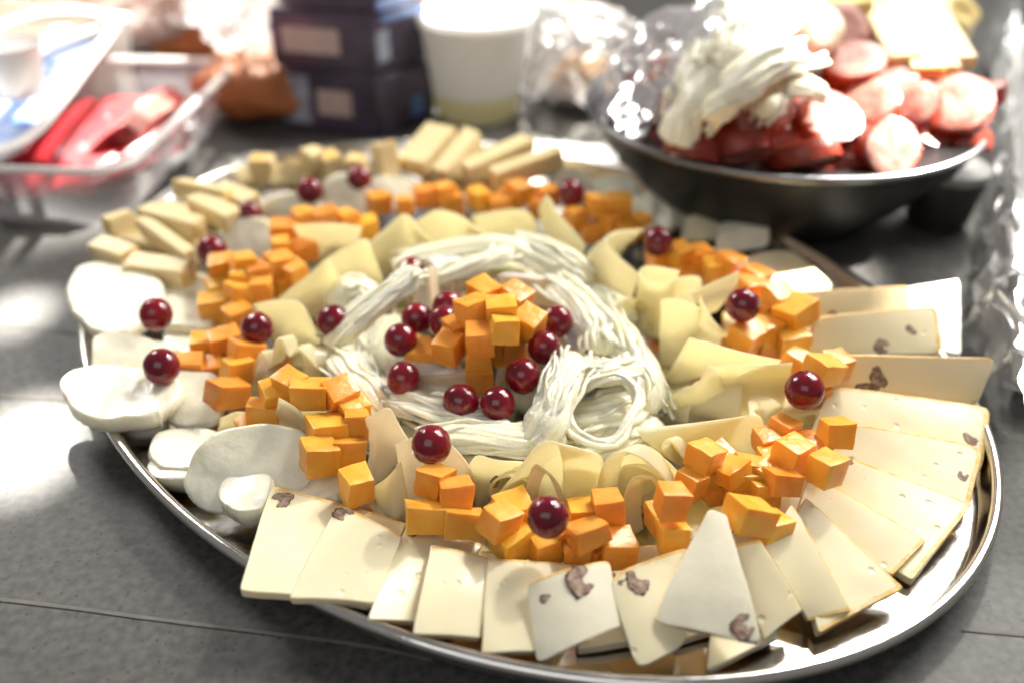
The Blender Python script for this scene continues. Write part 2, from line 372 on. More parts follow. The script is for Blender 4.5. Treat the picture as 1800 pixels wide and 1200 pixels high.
def seam(pts, w):
    """a thin raised crease of the table covering"""
    P = crom([at(u, v, TABLE_Z) for u, v in pts], 24); bm = bmesh.new(); rows = []
    for k, p in enumerate(P):
        d = (P[min(k + 1, 23)] - P[max(k - 1, 0)]).normalized(); s = Vector((-d.y, d.x, 0)) * w * (1 + .4 * mnoise.noise(p * 60))
        rows.append([bm.verts.new(p - s + Vector((0, 0, .0004))), bm.verts.new(p + Vector((0, 0, .00045))), bm.verts.new(p + s + Vector((0, 0, .0004)))])
    for a, b in zip(rows, rows[1:]):
        bm.faces.new((a[0], a[1], b[1], b[0])); bm.faces.new((a[1], a[2], b[2], b[1]))
    return finish('seam', from_bm('seam', bm), ['table_seam'], smooth=180, parent=table)
seam([(-120, 1042), (60, 1060), (250, 1085), (450, 1110), (640, 1135), (760, 1160)], .0009)
seam([(-120, 690), (0, 696), (90, 700), (150, 706)], .0012)
seam([(-120, 560), (0, 572), (90, 580), (150, 588)], .0012)
seam([(1690, 1106), (1760, 1112), (1850, 1120), (1960, 1130)], .0011)
seam([(1560, 470), (1640, 482), (1720, 490), (1800, 500)], .0014)

# ------------------------------------------------------------------ the oval steel tray
EC, EA, EB, EANG = Vector((-.0132, .4818, 0)), .2885, .2142, math.radians(-52.15)
def ell(th, off, z):
    x, y = (EA + off) * math.cos(th), (EB + off) * math.sin(th)
    return EC + Vector((x * math.cos(EANG) - y * math.sin(EANG), x * math.sin(EANG) + y * math.cos(EANG), z))
def ring_mesh(name, prof, closed_bottom=None, n=160):
    bm = bmesh.new(); R = []
    for (off, z) in prof: R.append([bm.verts.new(ell(2 * math.pi * k / n, off, z)) for k in range(n)])
    for a, b in zip(R, R[1:]):
        for k in range(n): bm.faces.new((a[k], a[(k + 1) % n], b[(k + 1) % n], b[k]))
    if closed_bottom: bm.faces.new(R[-1])
    bmesh.ops.recalc_face_normals(bm, faces=bm.faces)
    return from_bm(name, bm)
tray = empty('serving_tray', ell(0, -EA, TABLE_Z), 'large oval polished steel tray holding the whole cheese platter', 'tray')
tray.location = EC + Vector((0, 0, TABLE_Z))
prof = [(-.0028, RIM_Z - .0012), (-.0040, .010), (-.0052, .004), (-.0068, .0012), (-.0088, .00025), (-.0105, .00002), (-.012, 0), (-.05, 0), (-.12, 0), (-.20, 0)]
finish('tray_dish', ring_mesh('tray_dish', prof, True), ['steel'], smooth=180, parent=tray)
rb = [(-.0026 + .0026 * math.cos(a), RIM_Z - .0022 + .0026 * math.sin(a)) for a in [math.radians(200 - 20 * k) for k in range(14)]]
finish('rolled_rim', ring_mesh('rolled_rim', rb), ['steel'], smooth=180, parent=tray)
finish('outer_wall', ring_mesh('outer_wall', [(-.0032, RIM_Z - .0042), (-.0052, .008), (-.0075, .0005), (-.0105, -.0014), (-.02, -.0018), (-.10, -.0018)], True), ['steel'], smooth=180, parent=tray)

# ------------------------------------------------------------------ builders for the food
ORD = ['leftmost', 'second', 'third', 'fourth', 'fifth', 'sixth', 'seventh', 'eighth', 'ninth', 'tenth', 'eleventh', 'twelfth', 'thirteenth', 'fourteenth', 'fifteenth', 'sixteenth', 'seventeenth', 'eighteenth']
def ordinal(k, n):
    if n == 1: return 'single'
    if k == 0: return 'leftmost'
    if k == n - 1: return 'rightmost'
    return ORD[k] + ' from left'

def cube_mesh(seed, sx=1, sy=1, sz=1):
    r = random.Random(seed); bm = bmesh.new(); bmesh.ops.create_cube(bm, size=1.0)
    for v in bm.verts: v.co = Vector((v.co.x * sx + r.uniform(-.075, .075), v.co.y * sy + r.uniform(-.075, .075), v.co.z * sz + r.uniform(-.075, .075)))
    bmesh.ops.bevel(bm, geom=list(bm.edges), offset=.028, segments=2, profile=.6, affect='EDGES')
    bmesh.ops.subdivide_edges(bm, edges=[e for e in bm.edges if e.calc_length() > .3], cuts=3, use_grid_fill=True)
    off = Vector((seed * 2.3, -seed, seed * .7))
    for v in bm.verts: v.co += Vector((mnoise.noise(v.co * 2.2 + off), mnoise.noise(v.co * 2.2 - off), mnoise.noise(v.co * 2.2 + off * 2))) * .045 + v.co.normalized() * .012 * mnoise.noise(v.co * 7 + off)
    me = from_bm('cheese_cube', bm); me.materials.append(M['cheddar']); me.shade_smooth(); me.set_sharp_from_angle(angle=math.radians(35))
    return me
CUBES = [cube_mesh(i, 1 + .08 * math.sin(i * 2.1), 1, 1 - .07 * math.cos(i * 1.7)) for i in range(14)]
LONG = [cube_mesh(20 + i, 1.35, 1.0, .95) for i in range(3)]
FLAT = [cube_mesh(30 + i, 1.15, 1.0, .62) for i in range(3)]
def cubes(items, where, group, size=.0142, base_yaw=None):
    """items: (u, v, z mm, yaw, tiltx, tilty[, kind[, scale]])"""
    objs = []
    for k, it in enumerate(items):
        u, v, z, yaw, tx, ty = it[:6]; kind = it[6] if len(it) > 6 else 'c'; sc = it[7] if len(it) > 7 else 1.0
        src = CUBES[RND.randrange(14)] if kind == 'c' else LONG[RND.randrange(3)] if kind == 'l' else FLAT[RND.randrange(3)]
        o = bpy.data.objects.new('cheese_cube', src); COL.objects.link(o)
        o.location = at(u, v, z * .001); s = size * sc * RND.uniform(.96, 1.05); o.scale = (s, s, s)
        o.rotation_euler = (Matrix.Rotation(math.radians(tx), 3, 'X') @ Matrix.Rotation(math.radians(ty), 3, 'Y') @ Matrix.Rotation(math.radians(yaw), 3, 'Z')).to_euler()
        objs.append((u, o))
    objs.sort(key=lambda t: t[0])
    for k, (u, o) in enumerate(objs):
        tag(o, 'orange cheddar cube, %s %s' % (ordinal(k, len(objs)), where), 'cheese cube', group)

def sphere_mesh(seed):
    r = random.Random(seed); bm = bmesh.new(); bmesh.ops.create_uvsphere(bm, u_segments=28, v_segments=18, radius=1)
    off = Vector((r.uniform(-5, 5), r.uniform(-5, 5), r.uniform(-5, 5)))
    for v in bm.verts: v.co *= 1 + .025 * mnoise.noise(v.co * 1.1 + off); v.co.z *= r.uniform(1.0, 1.04)
    me = from_bm('grape', bm); me.materials.append(M['grape']); me.shade_smooth(); return me
GR = [sphere_mesh(i) for i in range(5)]
bm = bmesh.new(); bmesh.ops.create_uvsphere(bm, u_segments=8, v_segments=5, radius=.11)
for v in bm.verts: v.co.z *= .4
SCAR = from_bm('stem_scar', bm); SCAR.materials.append(M['scar']); SCAR.shade_smooth()
def grape(u, v, z, label, group, r=.0086, scar=None):
    o = bpy.data.objects.new('grape', GR[RND.randrange(5)]); COL.objects.link(o); o.location = at(u, v, z * .001); r *= RND.uniform(.94, 1.05); o.scale = (r, r, r)
    o.rotation_euler = (RND.uniform(-.4, .4), RND.uniform(-.4, .4), RND.uniform(0, 6))
    tag(o, label, 'grape', group)
    s = bpy.data.objects.new('stem_scar', SCAR); COL.objects.link(s); s.parent = o
    d = Vector(scar).normalized() if scar else Vector((RND.uniform(-1, 1), RND.uniform(-1, .6), RND.uniform(-.6, .3))).normalized()
    dl = o.rotation_euler.to_matrix().inverted() @ d
    s.location = dl * .985; s.rotation_euler = dl.to_track_quat('Z', 'Y').to_euler()
    return o

def walnut_mesh(seed, size, closed=False):
    """kidney-shaped cut of a walnut half: dark skin round paler flesh, in the local xy plane, proud of z = 0"""
    r = random.Random(seed); bm = bmesh.new(); n = 22
    a0, a1 = (0.5, 5.3) if not closed else (0.9, 4.4)
    a0 += r.uniform(-.3, .5); a1 += r.uniform(-.9, .4); off = r.uniform(0, 50)
    def ringpt(k, w):
        f = k / (n - 1); a = a0 + (a1 - a0) * f
        taper = (math.sin(math.pi * min(1, max(0, f * .94 + .03)))) ** .5
        wv = (.50 + .30 * mnoise.noise(Vector((f * 5, off, 0)))) * taper * w
        R = .52 + .14 * mnoise.noise(Vector((f * 4, off + 9, 0)))
        return R, wv, a
    rows = []
    for k in range(n):
        row = []
        for (w, z) in ((-1.0, -.03), (-.96, .02), (-.80, .03), (0, .035), (.80, .03), (.96, .02), (1.0, -.03)):
            R, wv, a = ringpt(k, w)
            jit = 1 + .16 * mnoise.noise(Vector((k * .9, w * 3, off)))
            rad = (R + wv) * jit
            row.append(bm.verts.new((size * rad * math.cos(a), size * rad * .85 * math.sin(a), size * (z + .012 * mnoise.noise(Vector((k * .7, w * 2, off + 3)))))))
        rows.append(row)
    for a, b in zip(rows, rows[1:]):
        for j in range(6):
            f = bm.faces.new((a[j], a[j + 1], b[j + 1], b[j])); f.material_index = 1 if j in (2, 3) else 0
    bmesh.ops.recalc_face_normals(bm, faces=bm.faces)
    me = from_bm('walnut_piece', bm)
    return me

def nut_slice(quad, label, t=4.2, sup=34, rind=(0,), nuts=(), mats=('nut', 'rind'), bend=0, bow=0, seed=1, group='nut cheese slices fanned round the tray', lobes=(), name='nut_cheese_slice', bev=.35):
    rs = random.Random(seed * 17); bend += rs.uniform(.2, 1.2); bow += rs.uniform(.0, 1.0)
    G = slab_grid([mm(p) for p in quad], sup=sup, bend=bend * .001, bow=bow * .001, seed=seed, lobes=lobes)
    me, N = shell_mesh(name, G, t * .001, bev * .001, side_mat=rind)
    o = finish(name, me, list(mats), smooth=38, label=label, cat='cheese slice', group=group)
    n = len(G)
    for k, (s, tt, size, ang) in enumerate(nuts):
        i = min(range(n), key=lambda q: abs((TS(q, n) + 1) / 2 - s)); j = min(range(n), key=lambda q: abs((TS(q, n) + 1) / 2 - tt))
        nn = N[i][j]
        if nn.z < 0: nn = -nn
        wm = walnut_mesh(seed * 10 + k, size * .001, closed=(k % 2 == 1))
        q = nn.to_track_quat('Z', 'Y').to_matrix().to_4x4()
        wm.transform(Matrix.Translation(G[i][j] - nn * .00005) @ q @ Matrix.Rotation(math.radians(ang), 4, 'Z'))
        finish('walnut_piece', wm, ['walnut_dark', 'walnut'], smooth=60, parent=o)
    return o

def sheet(A, B, label, t=1.1, m='sheet', name='folded_cheese_slice', group='thin cheese slices folded into a ring', n=30, rows=12, bulge=0.0, cat='cheese slice'):
    """a thin slice of cheese between two curved edges (pixel, pixel, height mm)"""
    a, b = crom([mm(p) for p in A], n), crom([mm(p) for p in B], n)
    G = []
    for i in range(n):
        row = []
        for j in range(rows):
            f = j / (rows - 1); p = a[i].lerp(b[i], f)
            row.append(p)
        G.append(row)
    if bulge:
        G0 = [[p.copy() for p in row] for row in G]
        for i in range(n):
            for j in range(rows):
                f = j / (rows - 1)
                d = (G0[min(i + 2, n - 1)][j] - G0[max(i - 2, 0)][j]).cross(b[i] - a[i])
                if d.length > 1e-9: G[i][j] = G0[i][j] + d.normalized() * bulge * .001 * math.sin(math.pi * f)
    for i in range(n):
        for j in range(rows):
            p = G[i][j]; G[i][j] = p + Vector((mnoise.noise(p * 70), mnoise.noise(p * 70 + Vector((5, 1, 2))), mnoise.noise(p * 70 - Vector((3, 4, 5))))) * .0006
    me, N = shell_mesh(name, G, t * .001, t * .0004)
    return finish(name, me, [m], smooth=60, label=label, cat=cat, group=group)

def tube(bm, P, R, sides=7, flat=1.0):
    rows = []; up = Vector((0, 0, 1))
    for k, p in enumerate(P):
        d = (P[min(k + 1, len(P) - 1)] - P[max(k - 1, 0)])
        d = d.normalized() if d.length > 1e-9 else Vector((1, 0, 0))
        s = d.cross(up); s = s.normalized() if s.length > 1e-6 else Vector((1, 0, 0)); w = s.cross(d)
        rows.append([bm.verts.new(p + (s * math.cos(2 * math.pi * q / sides) + w * math.sin(2 * math.pi * q / sides) * flat) * R[k]) for q in range(sides)])
    for a, b in zip(rows, rows[1:]):
        for q in range(sides): bm.faces.new((a[q], a[(q + 1) % sides], b[(q + 1) % sides], b[q]))
    bm.faces.new(rows[0][::-1]); bm.faces.new(rows[-1])

def hank(path, width, label, n=14, big=4, seed=0, rad=1.5, flatten=.55, spread=1.25, rnd=None):
    """a bundle of pulled string cheese: path of (u, v, z mm), width in mm"""
    r = random.Random(seed + 100); C = crom([mm(p) for p in path], 22)
    base = Vector((C[11].x, C[11].y, min(c.z for c in C) - .004))
    root = empty('string_cheese_hank', base, label, 'string cheese', 'pulled string cheese round the centre')
    def strand(bm, big_):
        th = r.uniform(0, 2 * math.pi); rr = (.75 + .35 * r.random()) * width * .00047; tw = r.uniform(-1.4, 1.4)
        f0, f1 = (0, 1) if big_ else (max(0, r.uniform(-.25, .3)), min(1, r.uniform(.7, 1.25)))
        P, R = [], []; ns = 20; ph = r.uniform(0, 30); r0 = rad * .001 * (r.uniform(.8, 1.2) if big_ else r.uniform(.45, 1.0))
        for k in range(ns):
            f = f0 + (f1 - f0) * k / (ns - 1); x = f * 21; i = min(int(x), 20); c = C[i].lerp(C[i + 1], x - i)
            d = (C[min(i + 1, 21)] - C[max(i - 1, 0)]).normalized(); s = Vector((-d.y, d.x, 0)); 
            a = th + tw * f
            flare = 1 + spread * .35 * abs(2 * f - 1) ** 2
            q = c + s * math.cos(a) * rr * flare + Vector((0, 0, 1)) * math.sin(a) * rr * flatten
            q += Vector((mnoise.noise(Vector((f * 5, ph, 1))), mnoise.noise(Vector((f * 5, ph, 7))), .6 * mnoise.noise(Vector((f * 5, ph, 13))))) * .0036
            P.append(q); R.append(r0 * (.55 + .45 * math.sin(math.pi * min(1, max(0, .12 + .76 * k / (ns - 1))))) * (1 + .25 * mnoise.noise(Vector((f * 9, ph, 3)))))
        tube(bm, P, R, flat=.75)
    # the pulled body: a flattened rope with grooves running along it
    bm = bmesh.new(); sides = 72; rows = []; ph = r.uniform(0, 40); nn = 40; hw = width * .00045
    for k in range(nn):
        f = k / (nn - 1); x = f * 21; i = min(int(x), 20); c = C[i].lerp(C[i + 1], x - i)
        d = (C[min(i + 1, 21)] - C[max(i - 1, 0)]).normalized(); sd = Vector((-d.y, d.x, 0))
        sd = sd.normalized() if sd.length > 1e-6 else Vector((1, 0, 0)); w = sd.cross(d) if sd.cross(d).z > 0 else d.cross(sd)
        end = min(1, (.18 + min(f, 1 - f) * 7)) ** .6
        row = []
        for q in range(sides):
            a = 2 * math.pi * q / sides; a2 = a + 1.1 * f * (1 if seed % 2 else -1)
            gr = 1 + .20 * mnoise.noise(Vector((3.1 * math.cos(a2), 3.1 * math.sin(a2), ph + f * 1.5))) + .20 * mnoise.noise(Vector((7 * math.cos(a2), 7 * math.sin(a2), ph + f * 1.6))) + .06 * mnoise.noise(Vector((17 * math.cos(a2), 17 * math.sin(a2), ph + f * 2.5)))
            row.append(bm.verts.new(c + (sd * math.cos(a) * hw + w * math.sin(a) * hw * flatten) * gr * end * (1 + .18 * mnoise.noise(Vector((f * 5, ph, 2))))))
        rows.append(row)
    for a, b in zip(rows, rows[1:]):
        for q in range(sides): bm.faces.new((a[q], a[(q + 1) % sides], b[(q + 1) % sides], b[q]))
    bm.faces.new(rows[0][::-1]); bm.faces.new(rows[-1]); bmesh.ops.recalc_face_normals(bm, faces=bm.faces)
    finish('pulled_body', from_bm('pulled_body', bm), ['string'], smooth=180, parent=root)
    n = max(4, int(n * .65))
    bm = bmesh.new()
    for k in range(n): strand(bm, False)
    finish('strands', from_bm('strands', bm), ['string'], smooth=180, parent=root, kind='stuff')
    for k in range(big):
        bm = bmesh.new(); strand(bm, True)
        finish('strand', from_bm('strand', bm), ['string'], smooth=180, parent=root)
    return root

def mozz(box, label, t=8.5, sup=2.4, lobes=(), seed=1, zb=14, zf=12, skew=0, m='mozz', name='mozzarella_slice', bend=0.4, bev=1.6, group='mozzarella slices along the left side', cat='cheese slice'):
    u0, v0, u1, v1 = box
    q = [(u0 + skew, v0, zb), (u1 + skew, v0, zb), (u1 - skew, v1, zf), (u0 - skew, v1, zf)]
    G = slab_grid([mm(p) for p in q], n=22, sup=sup, lobes=lobes, bend=bend * .001, bow=bend * .001, seed=seed, rough=.0009)
    me, N = shell_mesh(name, G, t * .001, bev * .001)
    return finish(name, me, [m], smooth=70, label=label, cat=cat, group=group)

def baton(p, q, label, w=13, h=12, group='cheese batons at the back of the tray', m='stick', roll=0, seed=0):
    a, b = mm(p), mm(q); d = b - a; Ln = d.length; r = random.Random(seed)
    bm = bmesh.new(); bmesh.ops.create_cube(bm, size=1)
    for v in bm.verts: v.co = Vector((v.co.x * Ln + r.uniform(-1, 1) * .0015, v.co.y * w * .001 + r.uniform(-1, 1) * .001, v.co.z * h * .001 + r.uniform(-1, 1) * .001))
    for f in bm.faces: f.material_index = 1 if abs(f.normal.z) < .5 and abs(f.normal.x) > .5 and r.random() < .6 else 0
    bmesh.ops.bevel(bm, geom=list(bm.edges), offset=.0009, segments=2, affect='EDGES')
    mtx = Matrix.Translation((a + b) / 2) @ d.to_track_quat('X', 'Z').to_matrix().to_4x4() @ Matrix.Rotation(math.radians(roll), 4, 'X')
    bm.transform(mtx)
    return finish('cheese_baton', from_bm('cheese_baton', bm), [m, 'rind'], smooth=35, label=label, cat='cheese stick', group=group)

def wedge(u, v, z, yaw, label, L=30, W=20, H=13, tilt=0, roll=0, seed=0):
    """brie wedge: rind on top, bottom and outer arc, paste on the two cuts"""
    bm = bmesh.new(); r = random.Random(seed)
    out = [(-L * .5, 0)] + [(L * .5 * math.cos(a) * .35 + L * .33, W * .5 * math.sin(a)) for a in [math.radians(-80 + 160 * k / 8) for k in range(9)]]
    lo = [bm.verts.new((x * .001, y * .001, -H * .0005)) for x, y in out]; hi = [bm.verts.new((x * .001, y * .001, H * .0005)) for x, y in out]
    f = bm.faces.new(hi); f.material_index = 1; f = bm.faces.new(lo[::-1]); f.material_index = 1
    n = len(out)
    for k in range(n):
        f = bm.faces.new((lo[k], lo[(k + 1) % n], hi[(k + 1) % n], hi[k])); f.material_index = 0 if k in (0, n - 1) else 1
    bmesh.ops.bevel(bm, geom=list(bm.edges), offset=.0011, segments=2, affect='EDGES')
    bmesh.ops.triangulate(bm, faces=[f for f in bm.faces if len(f.verts) > 4])
    bmesh.ops.subdivide_edges(bm, edges=[e for e in bm.edges if e.calc_length() > .006], cuts=2)
    for vv in bm.verts: vv.co += vv.co.normalized() * .0008 * mnoise.noise(vv.co * 260 + Vector((seed, 0, 0)))
    bm.transform(Matrix.Translation(at(u, v, z * .001)) @ Matrix.Rotation(math.radians(yaw), 4, 'Z') @ Matrix.Rotation(math.radians(tilt), 4, 'Y') @ Matrix.Rotation(math.radians(roll), 4, 'X'))
    return finish('brie_wedge', from_bm('brie_wedge', bm), ['brie', 'brie_rind'], smooth=50, label=label, cat='cheese wedge', group='brie wedges round the centre heap')

# ------------------------------------------------------------------ nut cheese slices, anticlockwise from the front left
nut_slice([(477, 852, 20), (716, 918, 15), (650, 1062, 16), (421, 1037, 21)], 'nut cheese slice overhanging the front left rim, walnut at its upper corner', seed=1, nuts=[(.10, .13, 6.5, 95)], bow=.6)
nut_slice([(597, 885, 23), (708, 941, 20), (662, 1058, 18), (506, 1050, 20)], 'nut cheese slice with a thin hooked walnut streak at its upper left corner', seed=2, nuts=[(.13, .09, 5.5, 200)], bow=.8)
nut_slice([(714, 922, 18), (850, 955, 11), (790, 1096, 7), (646, 1087, 18)], 'narrow nut cheese slice, third from the front left, between two broad slices', seed=3, nuts=[(.08, .12, 2.4, 80)], bow=.8)
nut_slice([(757, 957, 22), (862, 980, 18), (846, 1120, 13), (726, 1114, 17)], 'plain upright cheese slice, fourth from the front left, without any nut', seed=4, bow=1.2)
nut_slice([(857, 979, 21), (1030, 992, 18), (940, 1143, 13), (845, 1148, 13)], 'plain cheese slice just left of the bent slice with two walnuts', seed=5, bow=1.0)
nut_slice([(924, 1026, 24), (1072, 984, 27), (1094, 1100, 15), (944, 1168, 11)], 'bent glossy cheese slice with a long walnut across its top edge', seed=6, nuts=[(.62, .20, 7.0, 12), (.22, .32, 3.0, 20)], t=5, bend=4.5, sup=14, mats=('nut_sheen', 'rind'))
nut_slice([(1066, 1012, 25), (1220, 955, 24), (1206, 1132, 11), (1120, 1178, 9)], 'pointed cheese slice with a grey walnut, left of the large white slice', seed=7, nuts=[(.32, .17, 6.5, 60), (.08, .1, 2, 0)], sup=6, bend=1.0)
nut_slice([(1246, 893, 39), (1278, 905, 39), (1342, 1132, 21), (1144, 1092, 18)], 'large white triangular cheese slice with a curled walnut at its lower corner', seed=8, nuts=[(.88, .88, 6.2, 60)], t=6.5, mats=('nut_sheen', 'nut'), rind=(), sup=10, bow=1.5)
nut_slice([(1262, 1010, 10), (1330, 1000, 10), (1372, 1118, 7), (1240, 1180, 5.5)], 'cheese slice mostly hidden under the large white triangular slice', seed=9, t=4)
nut_slice([(1275, 960, 27), (1336, 948, 31), (1412, 1070, 14), (1345, 1122, 10)], 'cheese slice half covered, just right of the large white triangular slice', seed=10, t=6)
nut_slice([(1345, 962, 24), (1392, 882, 30), (1497, 1072, 11), (1422, 1090, 8)], 'plain cheese slice with a yellow upper edge, second right of the white triangle', seed=11, t=6, rind=(1, 2))
nut_slice([(1385, 930, 22), (1418, 872, 27), (1590, 1032, 10), (1440, 1112, 7)], 'plain cheese slice with a yellow flecked edge, third right of the white triangle', seed=12, t=5.5, rind=(1, 2))
nut_slice([(1396, 915, 14), (1424, 828, 25), (1630, 948, 11), (1570, 1010, 7)], 'broad plain cheese slice under the shadow of a lone orange cube', seed=13, t=7, rind=(1, 2))
nut_slice([(1420, 890, 9), (1482, 798, 23), (1712, 884, 11), (1604, 1020, 5.5)], 'cheese slice with a dark nub at its outer right corner', seed=14, t=4.5, rind=(1, 2), nuts=[(.96, .1, 2.6, 20)])
nut_slice([(1430, 845, 9), (1496, 742, 24), (1730, 784, 14), (1700, 905, 5.5)], 'cheese slice with a rounded orange rind end beside the right rim', seed=15, t=5, rind=(1, 2), nuts=[(.52, .88, 3.6, 40)], sup=10)
nut_slice([(1405, 800, 9), (1462, 676, 28), (1742, 714, 19), (1724, 838, 6.5)], 'cheese slice with an oval walnut near its inner end and another at its lower edge', seed=16, t=5, rind=(1, 2), nuts=[(.20, .45, 5.2, -10), (.52, .9, 5.0, 80)], sup=10)
nut_slice([(1412, 720, 9), (1418, 622, 38), (1750, 628, 34), (1716, 716, 13)], 'tilted cheese slice with two large dark walnuts poking over the right rim', seed=17, t=4, rind=(1,), nuts=[(.32, .36, 7.6, -20), (.70, .42, 8.4, 60)], sup=14)
nut_slice([(1408, 622, 16), (1440, 556, 34), (1648, 536, 34), (1656, 622, 18)], 'golden cheese slice with a rounded rind corner and two walnuts, partly in sun', seed=18, t=4.5, rind=(1, 2), nuts=[(.13, .6, 5.4, 10), (.58, .8, 4.6, 90)], sup=9)
nut_slice([(1400, 570, 16), (1405, 512, 32), (1596, 502, 32), (1600, 560, 16)], 'sunlit cheese slice behind the golden rounded one, walnut at its inner end', seed=19, t=4.5, rind=(1,), nuts=[(.14, .3, 4.5, 30)])
nut_slice([(1560, 600, 12), (1580, 508, 26), (1686, 490, 28), (1690, 622, 14)], 'bright white sunlit slice sticking out past the right rim of the tray', seed=20, t=3.5, rind=(), mats=('mozz', 'mozz'))
nut_slice([(1270, 520, 16), (1320, 446, 24), (1392, 440, 24), (1475, 510, 16)], 'overexposed white slice lying along the far right rim', seed=21, t=5, rind=(), mats=('nut', 'rind'), sup=6)
nut_slice([(1255, 450, 14), (1265, 392, 26), (1345, 380, 28), (1352, 436, 16)], 'curled pale slice with a folded shadow, back right of the tray', seed=22, t=4, rind=(), mats=('mozz', 'mozz'), sup=7, bend=4)
nut_slice([(1195, 425, 14), (1205, 378, 24), (1290, 372, 24), (1290, 420, 14)], 'tan shaded slice behind the curled pale one, back right of the tray', seed=23, t=4, rind=(), mats=('nut', 'rind'), sup=5)

nut_slice([(830, 968, 5), (1010, 968, 5), (1000, 1112, 4.6), (850, 1118, 4.6)], 'added lower cheese slice lying flat under the slices left of the bent one', seed=24, t=4)  # hidden slices added to lighten the brown cube reflections in the tray floor
nut_slice([(1004, 970, 5.2), (1180, 955, 5.2), (1170, 1118, 4.6), (1015, 1140, 4.6)], 'added lower cheese slice lying flat under the bent and pointed slices', seed=25, t=4)
nut_slice([(1172, 955, 5.4), (1330, 930, 5.4), (1352, 1085, 4.6), (1185, 1125, 4.6)], 'added lower cheese slice lying flat under the large white triangle', seed=26, t=4)

nut_slice([(1290, 800, 5), (1270, 690, 5.2), (1440, 680, 5.2), (1460, 790, 5)], 'lower cheese slice lying flat beneath the right hand grape', seed=27, t=4)
nut_slice([(1290, 930, 5), (1290, 800, 5.2), (1450, 800, 5.2), (1440, 930, 5)], 'lower cheese slice lying flat beneath the front right cubes', seed=28, t=4)
nut_slice([(1270, 650, 5), (1270, 545, 5.2), (1420, 540, 5.2), (1430, 650, 5)], 'lower cheese slice lying flat beneath the sunlit cubes', seed=29, t=4)

# ------------------------------------------------------------------ mozzarella
L8 = ((2, .10, 0),)
mozz((118, 462, 282, 584), 'large white mozzarella slice resting on the left rim, topmost of the left row', zb=26, zf=22, lobes=((1, .05, 2), (3, .07, 1.0), (4, .04, .5)), seed=31, t=10)
mozz((158, 584, 278, 690), 'tan shaded mozzarella slice leaning behind the peanut shaped one', zb=30, zf=14, lobes=((3, .05, 0),), sup=4, seed=32, t=4)
mozz((116, 636, 302, 742), 'peanut shaped white mozzarella slice overhanging the left rim', zb=27, zf=24, lobes=((2, .13, .25), (3, .07, .6), (5, .03, 1)), seed=33, t=9, skew=-14)
mozz((170, 690, 296, 752), 'white mozzarella slice tucked under the peanut shaped one', zb=13, zf=12, seed=34, t=8)
mozz((286, 648, 395, 756), 'half moon mozzarella slice leaning under the big orange cube at left', zb=24, zf=10, lobes=((1, .08, 2.2), (2, .06, 0)), sup=3, seed=35, t=5)
mozz((262, 748, 402, 826), 'white mozzarella slice with a crease, upper of two beside the left rim', zb=16, zf=15, lobes=((2, .05, .4),), seed=36, t=9)
mozz((258, 794, 378, 848), 'white mozzarella slice, lower of two beside the left rim', zb=13, zf=12, lobes=((2, .04, .2),), seed=37, t=9)
mozz((328, 744, 552, 905), 'big tan mozzarella disc standing tilted at the front left', zb=34, zf=8, seed=38, t=4.5, skew=24, bev=1.0)
mozz((384, 826, 484, 900), 'small thick mozzarella slice in front of the tilted disc', zb=20, zf=18, lobes=((3, .06, 2.4),), seed=39, t=10, skew=4)
mozz((462, 790, 620, 884), 'rough white mozzarella slice under the front left orange cubes', zb=20, zf=14, lobes=((3, .06, 1),), seed=40, t=8)
mozz((276, 500, 380, 575), 'white mozzarella slice behind the leftmost grape pair, beside orange cubes', zb=18, zf=17, seed=41, t=9, sup=4)
mozz((284, 560, 400, 622), 'white mozzarella slice in shadow between the two left grapes', zb=12, zf=11, seed=42, t=8)
mozz((296, 478, 372, 520), 'small white mozzarella slice behind the leftmost grape, under the pale baton', zb=20, zf=18, seed=52, t=8, sup=3)
mozz((226, 600, 306, 654), 'small mozzarella slice behind the lower left grape', zb=14, zf=13, seed=53, t=8, sup=3)
mozz((376, 745, 452, 800), 'small mozzarella slice behind the big tilted disc', zb=16, zf=12, seed=54, t=8, sup=3)
mozz((392, 380, 484, 470), 'beige oval cheese slice standing behind the left orange cubes', zb=36, zf=10, seed=43, t=4, sup=3, group='oval slices standing at the back')
mozz((458, 338, 568, 412), 'beige rounded slice standing at the back left beside dark grapes', zb=36, zf=12, seed=44, t=4, group='oval slices standing at the back')
mozz((558, 304, 652, 404), 'tall pale rounded slice standing at the back between dark grapes', zb=44, zf=12, seed=45, t=4, group='oval slices standing at the back')
mozz((642, 308, 730, 372), 'white slice split by orange cubes at the back of the tray', zb=34, zf=16, seed=46, t=4, sup=3, group='oval slices standing at the back')
mozz((960, 300, 1040, 362), 'pale oval slice behind the far right grape', zb=32, zf=14, seed=47, t=4, group='oval slices standing at the back')
mozz((1030, 306, 1124, 362), 'tan oval slice lying at the back right rim', zb=26, zf=12, seed=48, t=4, group='oval slices standing at the back')
mozz((1120, 330, 1222, 400), 'tan shaded oval slice at the back right under the black pan', zb=26, zf=12, seed=49, t=4, group='oval slices standing at the back')
mozz((1102, 344, 1150, 396), 'small sunlit white block beside the back right orange cubes', zb=34, zf=26, seed=50, t=9, sup=5, group='sunlit white blocks at the back right')
mozz((1132, 356, 1184, 406), 'slightly larger sunlit white block right of its neighbour at the back', zb=30, zf=24, seed=51, t=9, sup=5, group='sunlit white blocks at the back right')

